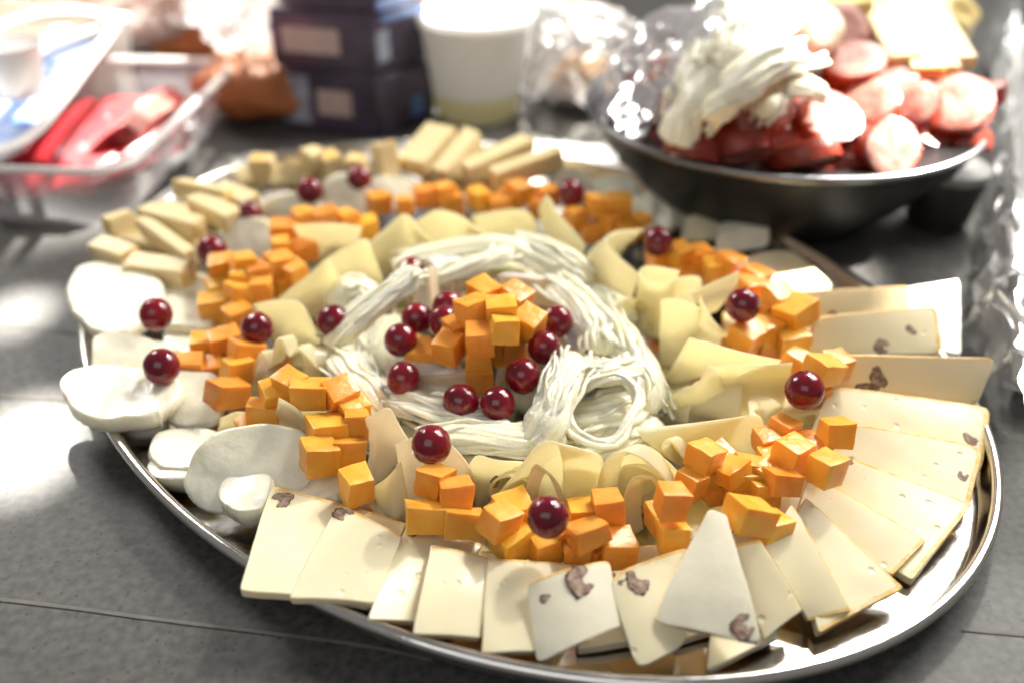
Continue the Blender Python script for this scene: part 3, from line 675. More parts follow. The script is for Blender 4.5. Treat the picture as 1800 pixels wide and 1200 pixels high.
# ------------------------------------------------------------------ folded thin slices round the centre
sheet([(842, 902, 8), (890, 848, 26), (936, 790, 44), (962, 771, 49), (984, 790, 45), (990, 850, 24), (986, 905, 6)],
      [(905, 880, 8), (935, 830, 26), (990, 790, 40), (1030, 790, 44), (1058, 805, 42), (1060, 850, 24), (1050, 900, 6)], 'arched cheese fold at the front right behind a dark grape', bulge=0)
sheet([(918, 922, 6), (922, 870, 20), (934, 820, 35), (952, 822, 35), (972, 850, 24), (985, 890, 10)],
      [(935, 910, 6), (945, 865, 20), (955, 832, 30), (970, 832, 30), (985, 855, 22), (995, 890, 10)], 'small curl of cheese inside the front arch, beside a grape', t=1.3, m='sheet_pink')
sheet([(1062, 915, 5), (1048, 862, 22), (1064, 808, 40), (1092, 792, 45), (1130, 806, 41), (1165, 838, 30), (1178, 870, 18)],
      [(1090, 890, 5), (1085, 850, 20), (1095, 800, 36), (1120, 780, 42), (1150, 788, 38), (1175, 815, 28), (1190, 850, 18)], 'looped cheese fold with a yellow hollow right of the front arch')
sheet([(1096, 950, 4), (1092, 895, 16), (1102, 850, 28), (1125, 834, 33), (1148, 846, 28), (1160, 880, 16)],
      [(1130, 930, 4), (1125, 885, 14), (1130, 850, 22), (1145, 835, 28), (1165, 845, 24), (1178, 875, 14)], 'inner white edged loop of cheese, front right of the centre')
sheet([(1346, 806, 8), (1345, 772, 22), (1340, 740, 33), (1328, 729, 37), (1305, 732, 36), (1290, 750, 28), (1285, 780, 14)],
      [(1190, 815, 8), (1160, 800, 20), (1140, 778, 28), (1125, 762, 32), (1120, 752, 32), (1125, 760, 26), (1135, 780, 14)], 'long smooth rolled cheese slice pointing right towards the cubes', n=34, rows=16)
sheet([(1200, 824, 12), (1170, 800, 24), (1162, 782, 32), (1174, 771, 36), (1190, 785, 31), (1207, 812, 20)],
      [(1215, 815, 10), (1190, 790, 20), (1180, 775, 28), (1190, 765, 32), (1205, 775, 28), (1220, 800, 18)], 'thin curled lip of cheese under the long rolled slice', t=1.1)
sheet([(1248, 641, 46), (1264, 655, 42), (1272, 690, 28), (1284, 730, 10)],
      [(1205, 682, 32), (1180, 695, 26), (1163, 720, 16), (1156, 750, 5)], 'broad cheese fan with one small hole, right of the string cheese', n=22, bulge=-3)
sheet([(1286, 728, 8), (1268, 692, 24), (1295, 662, 37), (1345, 640, 44), (1393, 636, 45)],
      [(1325, 740, 4), (1315, 706, 18), (1325, 692, 24), (1352, 694, 22), (1378, 714, 12)], 'open scooped cheese fold left of the right hand grape', n=26)
sheet([(1246, 643, 44), (1290, 640, 45), (1340, 638, 45), (1392, 637, 44)], [(1262, 700, 20), (1290, 690, 24), (1340, 685, 24), (1380, 690, 20)], 'flat back leaf of the scooped cheese fold', n=20)
sheet([(1212, 592, 52), (1250, 602, 49), (1310, 619, 46), (1374, 632, 40)], [(1170, 672, 14), (1205, 668, 16), (1260, 655, 24), (1365, 655, 26)], 'draped cheese slice with a straight upper edge behind the broad fan', n=22, bulge=2)
sheet([(1346, 742, 14), (1400, 729, 19), (1450, 719, 22), (1472, 726, 18)], [(1330, 705, 10), (1385, 698, 12), (1430, 700, 12), (1460, 705, 12)], 'thin flat lip of cheese lying under the right hand grape', n=18)
sheet([(1160, 527, 54), (1180, 523, 56), (1205, 527, 55), (1234, 541, 50)], [(1160, 645, 6), (1178, 648, 4), (1200, 645, 4), (1222, 630, 6)], 'straight upright cheese leaf left of the small curled tip', n=18, bulge=2)
sheet([(1233, 519, 58), (1244, 545, 50), (1260, 568, 42), (1284, 587, 32)], [(1226, 592, 20), (1240, 598, 18), (1255, 602, 16), (1268, 606, 14)], 'small curled cheese tip standing left of the upper right grape', n=18)
sheet([(1298, 476, 54), (1296, 500, 46), (1280, 525, 40), (1262, 548, 32)], [(1212, 516, 46), (1222, 528, 42), (1235, 540, 38), (1245, 555, 30)], 'pointed cheese leaf rising behind the small curled tip', n=18)
sheet([(1234, 515, 44), (1230, 486, 52), (1195, 486, 52), (1172, 494, 52), (1145, 494, 52), (1126, 480, 53), (1136, 470, 55), (1165, 472, 55), (1195, 478, 54)],
      [(1200, 600, 8), (1195, 590, 10), (1180, 590, 8), (1165, 595, 6), (1140, 590, 6), (1118, 575, 8), (1122, 565, 10), (1145, 565, 10), (1170, 570, 10)], 'tube shaped cheese roll with an open rim on the right', n=40, rows=14)
sheet([(1126, 484, 40), (1088, 452, 50), (1064, 420, 57), (1086, 405, 58), (1132, 402, 54)], [(1098, 565, 8), (1060, 540, 8), (1010, 500, 10), (1030, 480, 12), (1075, 475, 12)], 'large golden cone of cheese, half in sun at upper right', n=30, rows=14, bulge=3)
sheet([(946, 366, 48), (962, 344, 54), (982, 372, 50), (1030, 432, 38)], [(968, 450, 14), (976, 462, 12), (990, 474, 10), (1004, 480, 8)], 'tall cheese petal with a white edge behind the string cheese', n=20, bulge=2)
sheet([(828, 382, 44), (878, 369, 48), (925, 371, 48), (948, 404, 36)], [(840, 412, 16), (880, 424, 12), (920, 424, 10), (946, 424, 8)], 'low rounded cheese fold at the back, left of the tall petal', n=20, bulge=2)
sheet([(648, 428, 40), (680, 396, 47), (712, 375, 52), (740, 404, 45), (770, 438, 33)], [(672, 494, 8), (690, 486, 8), (720, 474, 8), (745, 460, 10), (768, 448, 12)], 'peaked cheese fold at the back left behind the string cheese', n=22, bulge=2)
sheet([(730, 387, 46), (765, 369, 52), (800, 374, 52), (835, 396, 45), (872, 428, 33)], [(768, 450, 10), (790, 450, 10), (820, 446, 10), (850, 440, 10), (870, 436, 12)], 'wide sloping cheese fold in the middle of the back row', n=22, bulge=2)
sheet([(574, 452, 40), (610, 432, 47), (645, 419, 52), (660, 452, 43), (677, 505, 22)], [(600, 512, 10), (620, 522, 8), (640, 522, 8), (655, 520, 8), (674, 515, 10)], 'upright cheese fold left of the back left peak', n=22, bulge=2)
sheet([(482, 530, 28), (528, 492, 41), (572, 456, 51), (588, 460, 51), (598, 490, 42)], [(510, 556, 10), (530, 562, 8), (560, 564, 6), (578, 558, 6), (598, 545, 8)], 'cone shaped cheese roll right of the left orange cubes', n=24, bulge=3)
sheet([(515, 396, 47), (560, 392, 50), (600, 392, 50), (637, 398, 47)], [(538, 448, 20), (562, 460, 18), (592, 448, 20), (628, 440, 22)], 'pale flat cheese fold standing in front of the back left cubes', n=20, bulge=1)
sheet([(446, 533, 34), (488, 526, 42), (526, 531, 46), (546, 560, 37), (564, 600, 18)], [(456, 570, 16), (476, 595, 10), (492, 610, 8), (522, 612, 6), (556, 614, 6)], 'three cornered cheese fold behind the left middle grape', n=24, bulge=2)
sheet([(436, 696, 8), (446, 645, 28), (460, 618, 37), (474, 645, 28), (482, 602, 43), (494, 594, 45), (508, 624, 35), (524, 610, 39), (546, 632, 32), (566, 662, 20)],
      [(462, 690, 6), (470, 640, 22), (482, 612, 30), (496, 630, 24), (505, 595, 36), (518, 590, 38), (530, 612, 30), (545, 602, 34), (565, 622, 28), (582, 650, 16)], 'frilly pale cheese ruffle between the left cubes and string cheese', n=56, rows=10)
sheet([(642, 734, 42), (664, 722, 46), (684, 714, 48), (702, 742, 40), (718, 772, 30)], [(642, 830, 6), (650, 850, 4), (666, 850, 3), (690, 830, 4), (704, 810, 6)], 'pinkish cheese leaf standing right of the front left cubes', m='sheet_pink', n=22, bulge=3)
sheet([(696, 778, 42), (718, 768, 46), (745, 764, 47), (790, 776, 43), (820, 810, 32), (838, 846, 20)], [(688, 905, 3), (705, 915, 3), (730, 912, 3), (770, 900, 3), (802, 890, 3), (834, 880, 4)], 'broad cheese fold carrying a grape on its upper edge', m='sheet_pink', n=28, rows=14, bulge=4)
o = sheet([(824, 816, 24), (840, 799, 32), (870, 805, 33), (918, 810, 30)], [(838, 900, 0.5), (850, 898, .5), (868, 888, .5), (905, 868, 3)], 'glossy cheese fold with a walnut chip left of the front arch', n=20, bulge=2)
wm = walnut_mesh(77, .0042, True); wm.transform(Matrix.Translation(at(878, 846, .0195)) @ Matrix.Rotation(math.radians(70), 4, 'X') @ Matrix.Rotation(.6, 4, 'Z'))
finish('walnut_piece', wm, ['walnut_dark', 'walnut'], smooth=60, parent=o)
sheet([(900, 822, 26), (950, 800, 34), (1015, 796, 38), (1062, 812, 34)], [(905, 900, 2), (955, 905, 2), (1015, 900, 2), (1062, 890, 2)], 'golden inner leaf seen through the front arch', n=18, bulge=2)
sheet([(1070, 815, 28), (1110, 796, 36), (1160, 800, 34), (1195, 830, 24)], [(1075, 900, 2), (1115, 905, 2), (1165, 895, 2), (1200, 880, 4)], 'golden inner leaf seen through the front right loop', n=18, bulge=2)
sheet([(648, 858, 14), (676, 840, 24), (704, 810, 33)], [(682, 916, 9), (698, 914, 10), (722, 888, 12)], 'low pale cheese leaf beneath the pinkish leaf, behind the front slices', n=16)
sheet([(491, 697, 46), (520, 714, 41), (541, 738, 34), (536, 757, 28), (552, 770, 20)], [(480, 765, 8), (500, 782, 6), (520, 786, 4), (536, 788, 4), (548, 790, 4)], 'thin wavy cheese leaf with torn edge between the front left cubes', n=26)
sheet([(388, 732, 24), (415, 721, 26), (444, 724, 26)], [(384, 762, 10), (412, 768, 8), (446, 764, 8)], 'small pale cheese flap left of the front left cubes', n=14)

def curl(u, v, z, yaw, R, L, label, turns=1.2, a0=-2.2, pinch=.35, lift=0.0, squash=1.0):
    """a slice rolled into a loose cone: open end at pixel (u, v), axis pointing away along yaw"""
    c = at(u, v, z * .001); ax = Vector((math.cos(math.radians(yaw)), math.sin(math.radians(yaw)), lift)); sd = Vector((-ax.y, ax.x, 0)).normalized(); up = Vector((0, 0, 1))
    n, rows, G = 44, 12, []
    for i in range(n):
        f = i / (n - 1); a = a0 + turns * 2 * math.pi * f; r = R * .001 * (1 - .34 * f)
        row = []
        for j in range(rows):
            t = j / (rows - 1); k = 1 - (1 - pinch) * t
            p = c + ax * L * .001 * t + (sd * math.cos(a) * squash + up * math.sin(a)) * r * k
            p.z = max(p.z - .004 * t, .0012)
            p += Vector((mnoise.noise(p * 60), mnoise.noise(p * 60 + Vector((4, 2, 1))), 0)) * .0012
            row.append(p)
        G.append(row)
    me, N = shell_mesh('folded_cheese_slice', G, .0011, .00044)
    return finish('folded_cheese_slice', me, ['sheet'], smooth=60, label=label, cat='cheese slice', group='thin cheese slices folded into a ring')
curl(1122, 858, 20, 70, 13, 30, 'rolled cheese cone with a white rim inside the front right loop')
curl(905, 868, 17, 75, 11, 26, 'small rolled cheese cone left of the front grape', a0=-1.6)
curl(1300, 705, 22, 170, 12, 36, 'rolled cheese cone opening towards the right hand grape', turns=1.35)
curl(1225, 720, 16, 150, 11, 26, 'small rolled cheese cone below the broad cheese fan', a0=-1.2)
curl(1110, 560, 26, 100, 14, 24, 'rolled cheese cone in front of the large golden cone', a0=-2.6)
curl(535, 640, 24, 20, 11, 26, 'small rolled cheese cone beside the frilly pale ruffle')

# ------------------------------------------------------------------ string cheese
hank([(572, 606, 30), (640, 548, 42), (700, 505, 50), (738, 474, 56)], 20, 'thick straight hank of string cheese left of the centre grapes', n=18, seed=1)
hank([(600, 622, 26), (630, 665, 28), (665, 712, 24), (700, 745, 16)], 22, 'frayed hank of string cheese descending at the left of the centre', n=20, seed=2)
hank([(650, 690, 18), (720, 708, 26), (800, 728, 26), (880, 738, 22)], 20, 'smooth hank of string cheese under the two front centre grapes', n=18, seed=3)
hank([(730, 770, 22), (820, 765, 26), (910, 772, 26), (990, 765, 22)], 20, 'long horizontal hank of string cheese behind the front folds', n=20, seed=4)
hank([(1008, 622, 42), (985, 680, 40), (962, 740, 34), (925, 792, 24)], 20, 'upright twisted hank of string cheese right of the centre grapes', n=18, seed=5)
hank([(975, 498, 36), (1020, 535, 40), (1050, 575, 40), (1062, 625, 34)], 22, 'plump hank of string cheese behind the right centre grapes', n=16, seed=6, rad=1.9)
hank([(1050, 560, 32), (1095, 605, 34), (1125, 660, 30), (1140, 725, 22)], 22, 'curdled hank of string cheese beside the right hand folds', n=22, seed=7, rad=1.3)
hank([(1005, 640, 34), (1050, 655, 36), (1095, 650, 34), (1135, 640, 30)], 18, 'short crosswise hank of string cheese above the looped strands', n=16, seed=8)
hank([(1022, 690, 38), (998, 722, 34), (1012, 758, 30), (1052, 776, 29), (1088, 768, 29), (1106, 735, 32), (1124, 700, 33), (1096, 664, 39), (1048, 672, 39), (1012, 700, 30), (990, 735, 22)], 5, 'looped string cheese forming an open ring right of centre', n=5, big=3, seed=9, rad=1.5)
hank([(985, 760, 16), (1040, 735, 20), (1085, 715, 22), (1120, 690, 20)], 30, 'soft bed of string cheese inside the looped ring', n=24, seed=10, rad=1.7)
hank([(1010, 800, 10), (1060, 785, 14), (1110, 765, 16), (1150, 740, 14)], 24, 'hank of string cheese in the hollow behind the front right loops', n=18, seed=11, rad=1.6)
hank([(690, 468, 34), (780, 445, 40), (870, 432, 44), (940, 450, 40), (1010, 490, 32)], 20, 'long arched hank of string cheese at the back of the ring', n=20, seed=12)
hank([(750, 500, 34), (800, 478, 42), (860, 455, 46), (900, 437, 46)], 12, 'slender diagonal hank of string cheese behind the brie', n=10, seed=13)
hank([(900, 428, 40), (950, 440, 42), (1000, 465, 38), (1040, 500, 30)], 20, 'frayed hank of string cheese at the back right of the ring', n=18, seed=14)
hank([(590, 545, 24), (605, 515, 32), (630, 505, 34), (650, 525, 28)], 20, 'knotted lump of string cheese behind the left centre grape', n=16, seed=15, rad=1.9)
hank([(985, 525, 22), (1030, 520, 26), (1075, 535, 26), (1100, 580, 20)], 22, 'shaded hank of string cheese inside the golden cone', n=16, seed=16, rad=1.8)
hank([(660, 560, 10), (640, 610, 10), (660, 660, 10), (720, 700, 10)], 40, 'low inner bed of string cheese left of the brie', n=24, seed=17, rad=2.0, big=2)
hank([(720, 520, 12), (800, 490, 14), (900, 490, 14), (960, 520, 12)], 40, 'low inner bed of string cheese behind the brie', n=24, seed=18, rad=2.0, big=2)
hank([(990, 560, 12), (1010, 610, 12), (980, 670, 10), (920, 720, 8)], 40, 'low inner bed of string cheese right of the brie', n=24, seed=19, rad=2.0, big=2)
hank([(690, 640, 14), (730, 690, 16), (800, 720, 16), (880, 725, 14)], 30, 'smooth low string cheese filling the hollow left of the brie', n=14, seed=21, rad=2.0, big=3)
hank([(700, 560, 18), (690, 600, 18), (690, 640, 16), (720, 690, 14)], 26, 'smooth inner string cheese behind the left centre grapes', n=12, seed=22, rad=2.0, big=3)
hank([(610, 690, 8), (680, 760, 8), (780, 800, 8), (900, 810, 8), (1020, 800, 8)], 30, 'lowest hank of string cheese behind the front folds', n=24, seed=20, rad=2.0, big=2)

# ------------------------------------------------------------------ brie, centre cubes
wedge(775, 668, 22, 155, 'brie wedge with white rind edge at front left of the centre heap', L=38, W=30, H=20, roll=-8, seed=1)
wedge(898, 640, 24, 60, 'small upright brie wedge with white rind end at the front right', L=30, W=15, H=20, tilt=-50, seed=2)
wedge(1000, 600, 30, -30, 'long white brie wedge pointing right behind the string cheese', L=36, W=22, H=12, tilt=12, roll=16, seed=3)
wedge(965, 655, 22, 15, 'brie wedge with a thin white edge below the right centre grapes', L=28, W=24, H=18, seed=4)
wedge(930, 510, 32, 150, 'greyish brie wedge at the back right of the centre heap', L=36, W=24, H=16, tilt=8, roll=20, seed=5)
wedge(792, 495, 32, 100, 'greyish brie wedge at the back of the centre heap', L=30, W=26, H=18, tilt=-8, seed=6)
wedge(752, 520, 36, 250, 'thin pointed brie wedge standing at the back left of the heap', L=34, W=16, H=14, tilt=62, seed=7)
wedge(835, 600, 14, 20, 'brie wedge buried under the centre cubes', L=40, W=44, H=16, seed=8)
cubes([(852, 517, 58, 40, 12, 0), (905, 527, 57, 50, 8, 10), (835, 548, 58, 35, -10, -6), (881, 550, 60, 5, 0, 0), (930, 570, 52, 55, 10, 8), (886, 578, 58, 12, -12, 8),
       (842, 597, 52, 8, 0, 0), (788, 612, 44, -24, 6, 0), (843, 662, 30, 4, 0, 0), (803, 582, 46, 30, 0, 0), (742, 617, 34, -12, 10, 0, 'f'), (841, 634, 38, 2, 0, 0), (895, 610, 38, 30, 0, 0), (865, 615, 36, -10, 0, 0)],
      'in the heap at the very centre', 'cubes heaped at the centre', size=0.0127)

# ------------------------------------------------------------------ orange cubes, cluster by cluster
cubes([(388, 470, 33, 12, 6, 0), (430, 466, 36, 25, 0, 5), (386, 502, 26, 30, 8, 0, 'f'), (460, 506, 28, 8, 0, 0), (421, 517, 27, 40, -14, 8), (377, 541, 20, 14, 0, 0, 'c', 1.15),
       (418, 555, 20, 48, 10, 0), (492, 466, 34, 35, 0, 8), (457, 482, 32, 20, 0, 0), (520, 482, 32, 42, 0, -10), (430, 492, 30, 5, 0, 0), (500, 500, 22, 15, 0, 0)],
      'in the heap behind the left mozzarella', 'cubes heaped at the left', size=0.0123)
cubes([(500, 405, 36, 8, 0, 0, 'l'), (495, 437, 34, 18, 0, 0), (530, 442, 30, 40, 0, 0, 'l'), (535, 384, 40, 30, 0, 0), (572, 383, 40, 12, 0, 0), (610, 388, 38, 40, 0, 0), (643, 400, 32, 20, 0, 0)],
      'in the blurred heap left of the back folds', 'cubes at the back left', size=0.0122)
cubes([(360, 609, 20, 10, 0, 4), (395, 597, 26, 28, 8, 0, 'l'), (434, 616, 30, 38, -14, 12, 'l'), (418, 648, 26, 40, -10, 10), (336, 646, 20, 8, 0, 0), (373, 650, 16, 12, 0, 0), (399, 690, 24, 52, -16, 14, 'l', 1.1)],
      'in the heap between the left grapes', 'cubes between the left grapes', size=0.0122)
cubes([(512, 676, 40, 52, 14, 0), (482, 695, 34, 25, 10, 8), (544, 694, 40, 4, -14, 0, 'l'), (595, 693, 40, 36, 12, 18), (617, 719, 34, 40, 10, 10), (627, 744, 34, 12, -10, 6), (575, 752, 34, 24, -8, 0, 'f', 1.15),
       (463, 731, 26, 6, -14, 4), (446, 748, 22, 35, 0, 0, 'f'), (560, 802, 30, 28, -8, 8, 'c', 1.08), (616, 794, 28, 10, -20, 6, 'c', 1.08), (625, 852, 27, 30, -4, 6, 'c', 1.05)],
      'in the heap at the front left', 'cubes heaped at the front left', size=0.0122)
cubes([(762, 846, 30, -28, -12, 10), (800, 868, 30, 14, -20, 4), (748, 910, 24, 6, -26, 2, 'l'), (814, 918, 24, 14, -26, 6, 'l'), (880, 915, 30, 40, -10, 16), (898, 950, 20, 36, 0, 0), (902, 898, 26, 20, 0, 0)],
      'in the heap left of the front grape', 'cubes left of the front grape', size=0.0122)
cubes([(1020, 905, 25, 4, -14, 0), (1067, 893, 30, 8, -12, -4), (1033, 936, 29, 22, -16, -16, 'f', 1.12), (958, 962, 19, 22, -6, 0), (1012, 972, 18, 4, 0, 0), (1082, 962, 20, 14, 0, 6, 'c', 1.14), (1045, 965, 16, 50, 0, 0), (990, 942, 20, 30, 0, 0), (1052, 918, 22, 24, 6, 0)],
      'in the heap right of the front grape', 'cubes right of the front grape', size=0.0110)
cubes([(1240, 802, 42, 44, -12, 14, 'l'), (1213, 850, 34, 40, -10, 8), (1180, 880, 38, 10, -6, 8, 'c', 1.06), (1183, 944, 22, 4, -24, 0, 'c', 1.16), (1163, 908, 20, 20, 0, 0), (1283, 828, 34, 35, -10, -10, 'f', 1.1), (1322, 820, 32, 10, -10, 8, 'f'), (1258, 858, 20, 15, 0, 0), (1296, 868, 22, 32, 8, 0),
       (1338, 866, 26, 20, -14, 6), (1374, 848, 32, 14, -22, 6, 'l'), (1316, 908, 34, 24, -20, 16, 'l', 1.2), (1357, 928, 26, 30, -10, 10, 'c'), (1240, 838, 30, 20, 0, 6), (1265, 805, 30, 40, 8, 0), (1300, 845, 28, 12, -8, 8), (1345, 838, 30, 44, 0, 6), (1330, 885, 22, 10, 6, 0)],
      'in the heap at the front right', 'cubes heaped at the front right', size=0.0107)
cubes([(1376, 757, 30, 42, -8, 6), (1393, 797, 36, 36, -8, 10, 'c', 1.06), (1420, 778, 28, 20, 0, 0, 'f'), (1360, 813, 26, 10, 0, 0), (1452, 822, 37, 34, -10, 10, 'c', 1.08), (1471, 759, 35, 6, -16, 4, 'c', 1.08), (1350, 775, 28, 15, 0, 4), (1432, 800, 28, 50, 6, 0, 'f')],
      'in the scatter below the right grape', 'cubes below the right grape', size=0.0110)
cubes([(1401, 637, 36, 40, 6, 8), (1448, 650, 44, 30, -10, 16, 'l'), (1470, 644, 38, 24, 0, 10), (1432, 690, 24, 20, 0, 0)],
      'in the pile beside the right grape', 'cubes beside the right grape', size=0.0122)
cubes([(1315, 590, 32, 42, 8, 10, 'l'), (1350, 582, 30, 20, 0, 0), (1392, 600, 28, 4, 0, 0), (1400, 552, 38, 36, 0, -16, 'l', 1.08), (1366, 524, 40, 28, 8, 14), (1344, 548, 32, 40, 0, 0), (1300, 608, 24, 10, 0, 0, 'f'), (1322, 508, 34, 16, 0, 0), (1370, 565, 22, 20, 0, 0), (1345, 610, 18, 20, 0, 0)],
      'in the sunlit pile below the upper right grape', 'cubes by the upper right grape', size=0.0128)
cubes([(1326, 490, 34, 40, 0, 12), (1280, 464, 36, 42, 0, 14), (1256, 476, 32, 10, 0, 0), (1232, 452, 34, 20, 0, 0), (1194, 446, 36, 34, 6, 10), (1160, 456, 30, 22, 0, 0), (1196, 472, 28, 15, 0, 0, 'f'), (1292, 500, 26, 20, 0, 0), (1225, 478, 22, 35, 0, 0)],
      'in the glowing row behind the right folds', 'cubes behind the right folds', size=0.0125)
cubes([(1012, 382, 34, 30, 0, 0), (1048, 360, 42, 14, 0, 0), (1088, 360, 42, 4, 0, 0), (1076, 388, 34, 34, 0, 0), (1038, 405, 26, 20, 0, 0), (1096, 405, 28, 10, 0, 0), (1122, 395, 24, 30, 0, 0)],
      'in the blurred heap at the back right', 'cubes at the back right', size=0.0128)
cubes([(842, 349, 32, 30, 10, 0), (876, 363, 28, 20, 0, 0), (912, 339, 34, 38, 0, 10), (962, 344, 28, 24, 0, 0), (946, 366, 24, 10, 0, 0), (780, 341, 34, 40, 0, 0), (745, 346, 30, 14, 0, 0), (666, 356, 30, 30, 0, 0), (713, 361, 30, 6, 0, 0), (898, 352, 28, 44, 0, 0), (793, 358, 26, 20, 0, 0)],
      'in the blurred row under the back batons', 'cubes at the back', size=0.0125)

# ------------------------------------------------------------------ grapes
GG = 'red grapes scattered over the platter'
for (u, v, z, lab) in [
    (373, 441, 36, 'red grape beside the cheese batons at the upper left'), (274, 553, 34, 'bright red grape on the largest left mozzarella slice'),
    (284, 644, 34, 'dark red grape above the peanut shaped mozzarella'), (452, 577, 38, 'dark red grape on the left heap of orange cubes'),
    (586, 565, 38, 'dark red grape left of the straight string cheese hank'), (758, 781, 52, 'dark red grape perched on the front cheese fold'),
    (963, 908, 40, 'largest dark red grape, on the front cubes'), (1306, 537, 48, 'red grape in the sunlit cubes at the upper right'),
    (1414, 685, 44, 'red grape beside the walnut slices at the right'), (1157, 425, 46, 'glowing bright red grape in front of the sunlit white blocks'),
    (1003, 340, 44, 'blurred dark red grape at the back right'), (438, 376, 34, 'half hidden grape among the batons at the back left'),
    (545, 336, 36, 'blurred dark grape left of the tall pale slice'), (632, 314, 40, 'blurred dark grape right of the tall pale slice'),
    (722, 478, 34, 'dark grape almost hidden behind the tip of the straight hank')]:
    grape(u, v, z, lab, GG, scar=(-.6, -.8, -.45) if u == 758 else (-.7, -.6, -.3) if u == 963 else None)
for (u, v, z, lab) in [
    (704, 598, 40, 'dark red grape, leftmost of the ring round the centre heap'), (733, 560, 42, 'shaded grape, second row at the left of the centre heap'),
    (788, 540, 46, 'shaded grape furthest back left of the centre cubes'), (781, 566, 46, 'shaded grape touching the left of the centre cubes'),
    (709, 666, 34, 'dark red grape at the lower left of the centre heap'), (810, 706, 32, 'left one of the two front grapes below the centre heap'),
    (875, 710, 33, 'right one of the two front grapes below the centre heap'), (919, 661, 40, 'dark red grape covering the small white brie end'),
    (957, 611, 44, 'dark red grape right of the centre cubes, beside long white brie'), (979, 565, 44, 'dark red grape furthest back right of the centre cubes')]:
    grape(u, v, z, lab, 'red grapes ringing the centre heap', r=.0085, scar=(.3, -.9, .3) if u == 810 else None)

# ------------------------------------------------------------------ batons at the back left and back
BT = [((172, 436, 26), (232, 458, 26), 'short cheese baton over the left rim, nearest the front', 13, 13), ((232, 470, 24), (332, 484, 24), 'pale cheese baton left of the upper left grape, nearest the front', 14, 14),
      ((252, 395, 34), (336, 456, 30), 'long slanting cheese baton behind the upper left grape', 10, 12), ((188, 398, 26), (236, 384, 26), 'short end of a baton over the far left rim', 12, 12),
      ((256, 372, 38), (350, 402, 36), 'cheese baton lying across the top of the left stack', 12, 10), ((300, 410, 26), (360, 430, 24), 'short pale baton tucked behind the upper left grape', 14, 12),
      ((344, 356, 36), (412, 388, 34), 'pale topped baton left of the half hidden grape', 15, 12), ((314, 328, 40), (404, 350, 38), 'long pale baton at the back left edge', 12, 12),
      ((384, 336, 36), (448, 362, 34), 'pale baton right of the long one at the back left', 14, 12), ((200, 420, 14), (300, 440, 14), 'lower baton supporting the left stack', 16, 14), ((280, 375, 16), (380, 400, 16), 'lower baton hidden under the back left stack', 16, 14)]
for k, (p, q, lab, w, h) in enumerate(BT): baton(p, q, lab, w, h, seed=k, roll=RND.uniform(-10, 10))
BB = [((428, 300, 30), (444, 330, 22), 'tan baton, leftmost of the brown row at the back left'), ((458, 276, 46), (468, 318, 26), 'tan baton with a peaked end in the brown row'), ((490, 292, 36), (498, 330, 24), 'tan baton third in the brown row at the back left'),
      ((520, 284, 38), (526, 326, 24), 'tan baton fourth in the brown row at the back left'), ((550, 262, 50), (552, 312, 28), 'upstanding tan baton in the brown row'), ((578, 270, 46), (578, 314, 26), 'tan baton rightmost of the brown row'),
      ((622, 276, 40), (630, 310, 26), 'small pale baton end beside the back grapes'), ((672, 250, 52), (684, 318, 26), 'pale baton standing right of the back grapes'), ((505, 320, 14), (580, 318, 14), 'lower tan baton under the brown row')]
for k, (p, q, lab) in enumerate(BB): baton(p, q, lab, 15, 13, seed=30 + k, roll=RND.uniform(-12, 12), m='stick')
BC = [((720, 296, 34), (778, 232, 46), 'broad tan baton, leftmost of the big batons at the back', 24, 13), ((772, 312, 30), (832, 240, 44), 'white topped baton second of the big batons at the back', 14, 13), ((818, 306, 34), (930, 254, 44), 'long white topped baton slanting at the back', 16, 13),
      ((866, 318, 34), (986, 276, 42), 'long tan baton, rightmost of the big batons at the back', 13, 15), ((740, 318, 16), (900, 318, 16), 'lower baton under the big batons at the back', 20, 15)]
for k, (p, q, lab, w, h) in enumerate(BC): baton(p, q, lab, w, h, seed=60 + k)

# ------------------------------------------------------------------ things behind the tray
def lathe(name, prof, cx, cy, n=64, squash=1.0, mi=None, tilt=None):
    bm = bmesh.new(); R = []
    for (r, z) in prof: R.append([bm.verts.new((r * math.cos(2 * math.pi * k / n), r * squash * math.sin(2 * math.pi * k / n), z)) for k in range(n)])
    for q, (a, b) in enumerate(zip(R, R[1:])):
        for k in range(n):
            f = bm.faces.new((a[k], a[(k + 1) % n], b[(k + 1) % n], b[k])); f.material_index = mi[q] if mi else 0
    if prof[0][0] > 1e-5: f = bm.faces.new(R[0][::-1]); f.material_index = mi[0] if mi else 0
    if prof[-1][0] > 1e-5: f = bm.faces.new(R[-1]); f.material_index = mi[-1] if mi else 0
    bmesh.ops.remove_doubles(bm, verts=bm.verts, dist=1e-6); bmesh.ops.recalc_face_normals(bm, faces=bm.faces)
    if tilt is not None: bm.transform(tilt)
    bm.transform(Matrix.Translation((cx, cy, 0)))
    return from_bm(name, bm)
def rrect(w, d, r, n=8):
    P = []
    for (sx, sy, a0) in ((1, 1, 0), (-1, 1, 90), (-1, -1, 180), (1, -1, 270)):
        for k in range(n):
            a = math.radians(a0 + 90 * k / (n - 1)); P.append((sx * (w / 2 - r) + r * math.cos(a), sy * (d / 2 - r) + r * math.sin(a)))
    return P
def loft(name, levels, mtx, cap0=True, cap1=False):
    """levels: (w, d, r, z)"""
    bm = bmesh.new(); R = []
    for (w, d, r, z) in levels: R.append([bm.verts.new((x, y, z)) for x, y in rrect(w, d, r)])
    n = len(R[0])
    for a, b in zip(R, R[1:]):
        for k in range(n): bm.faces.new((a[k], a[(k + 1) % n], b[(k + 1) % n], b[k]))
    if cap0: bm.faces.new(R[0][::-1])
    if cap1: bm.faces.new(R[-1])
    bmesh.ops.recalc_face_normals(bm, faces=bm.faces); bm.transform(mtx)
    return from_bm(name, bm)
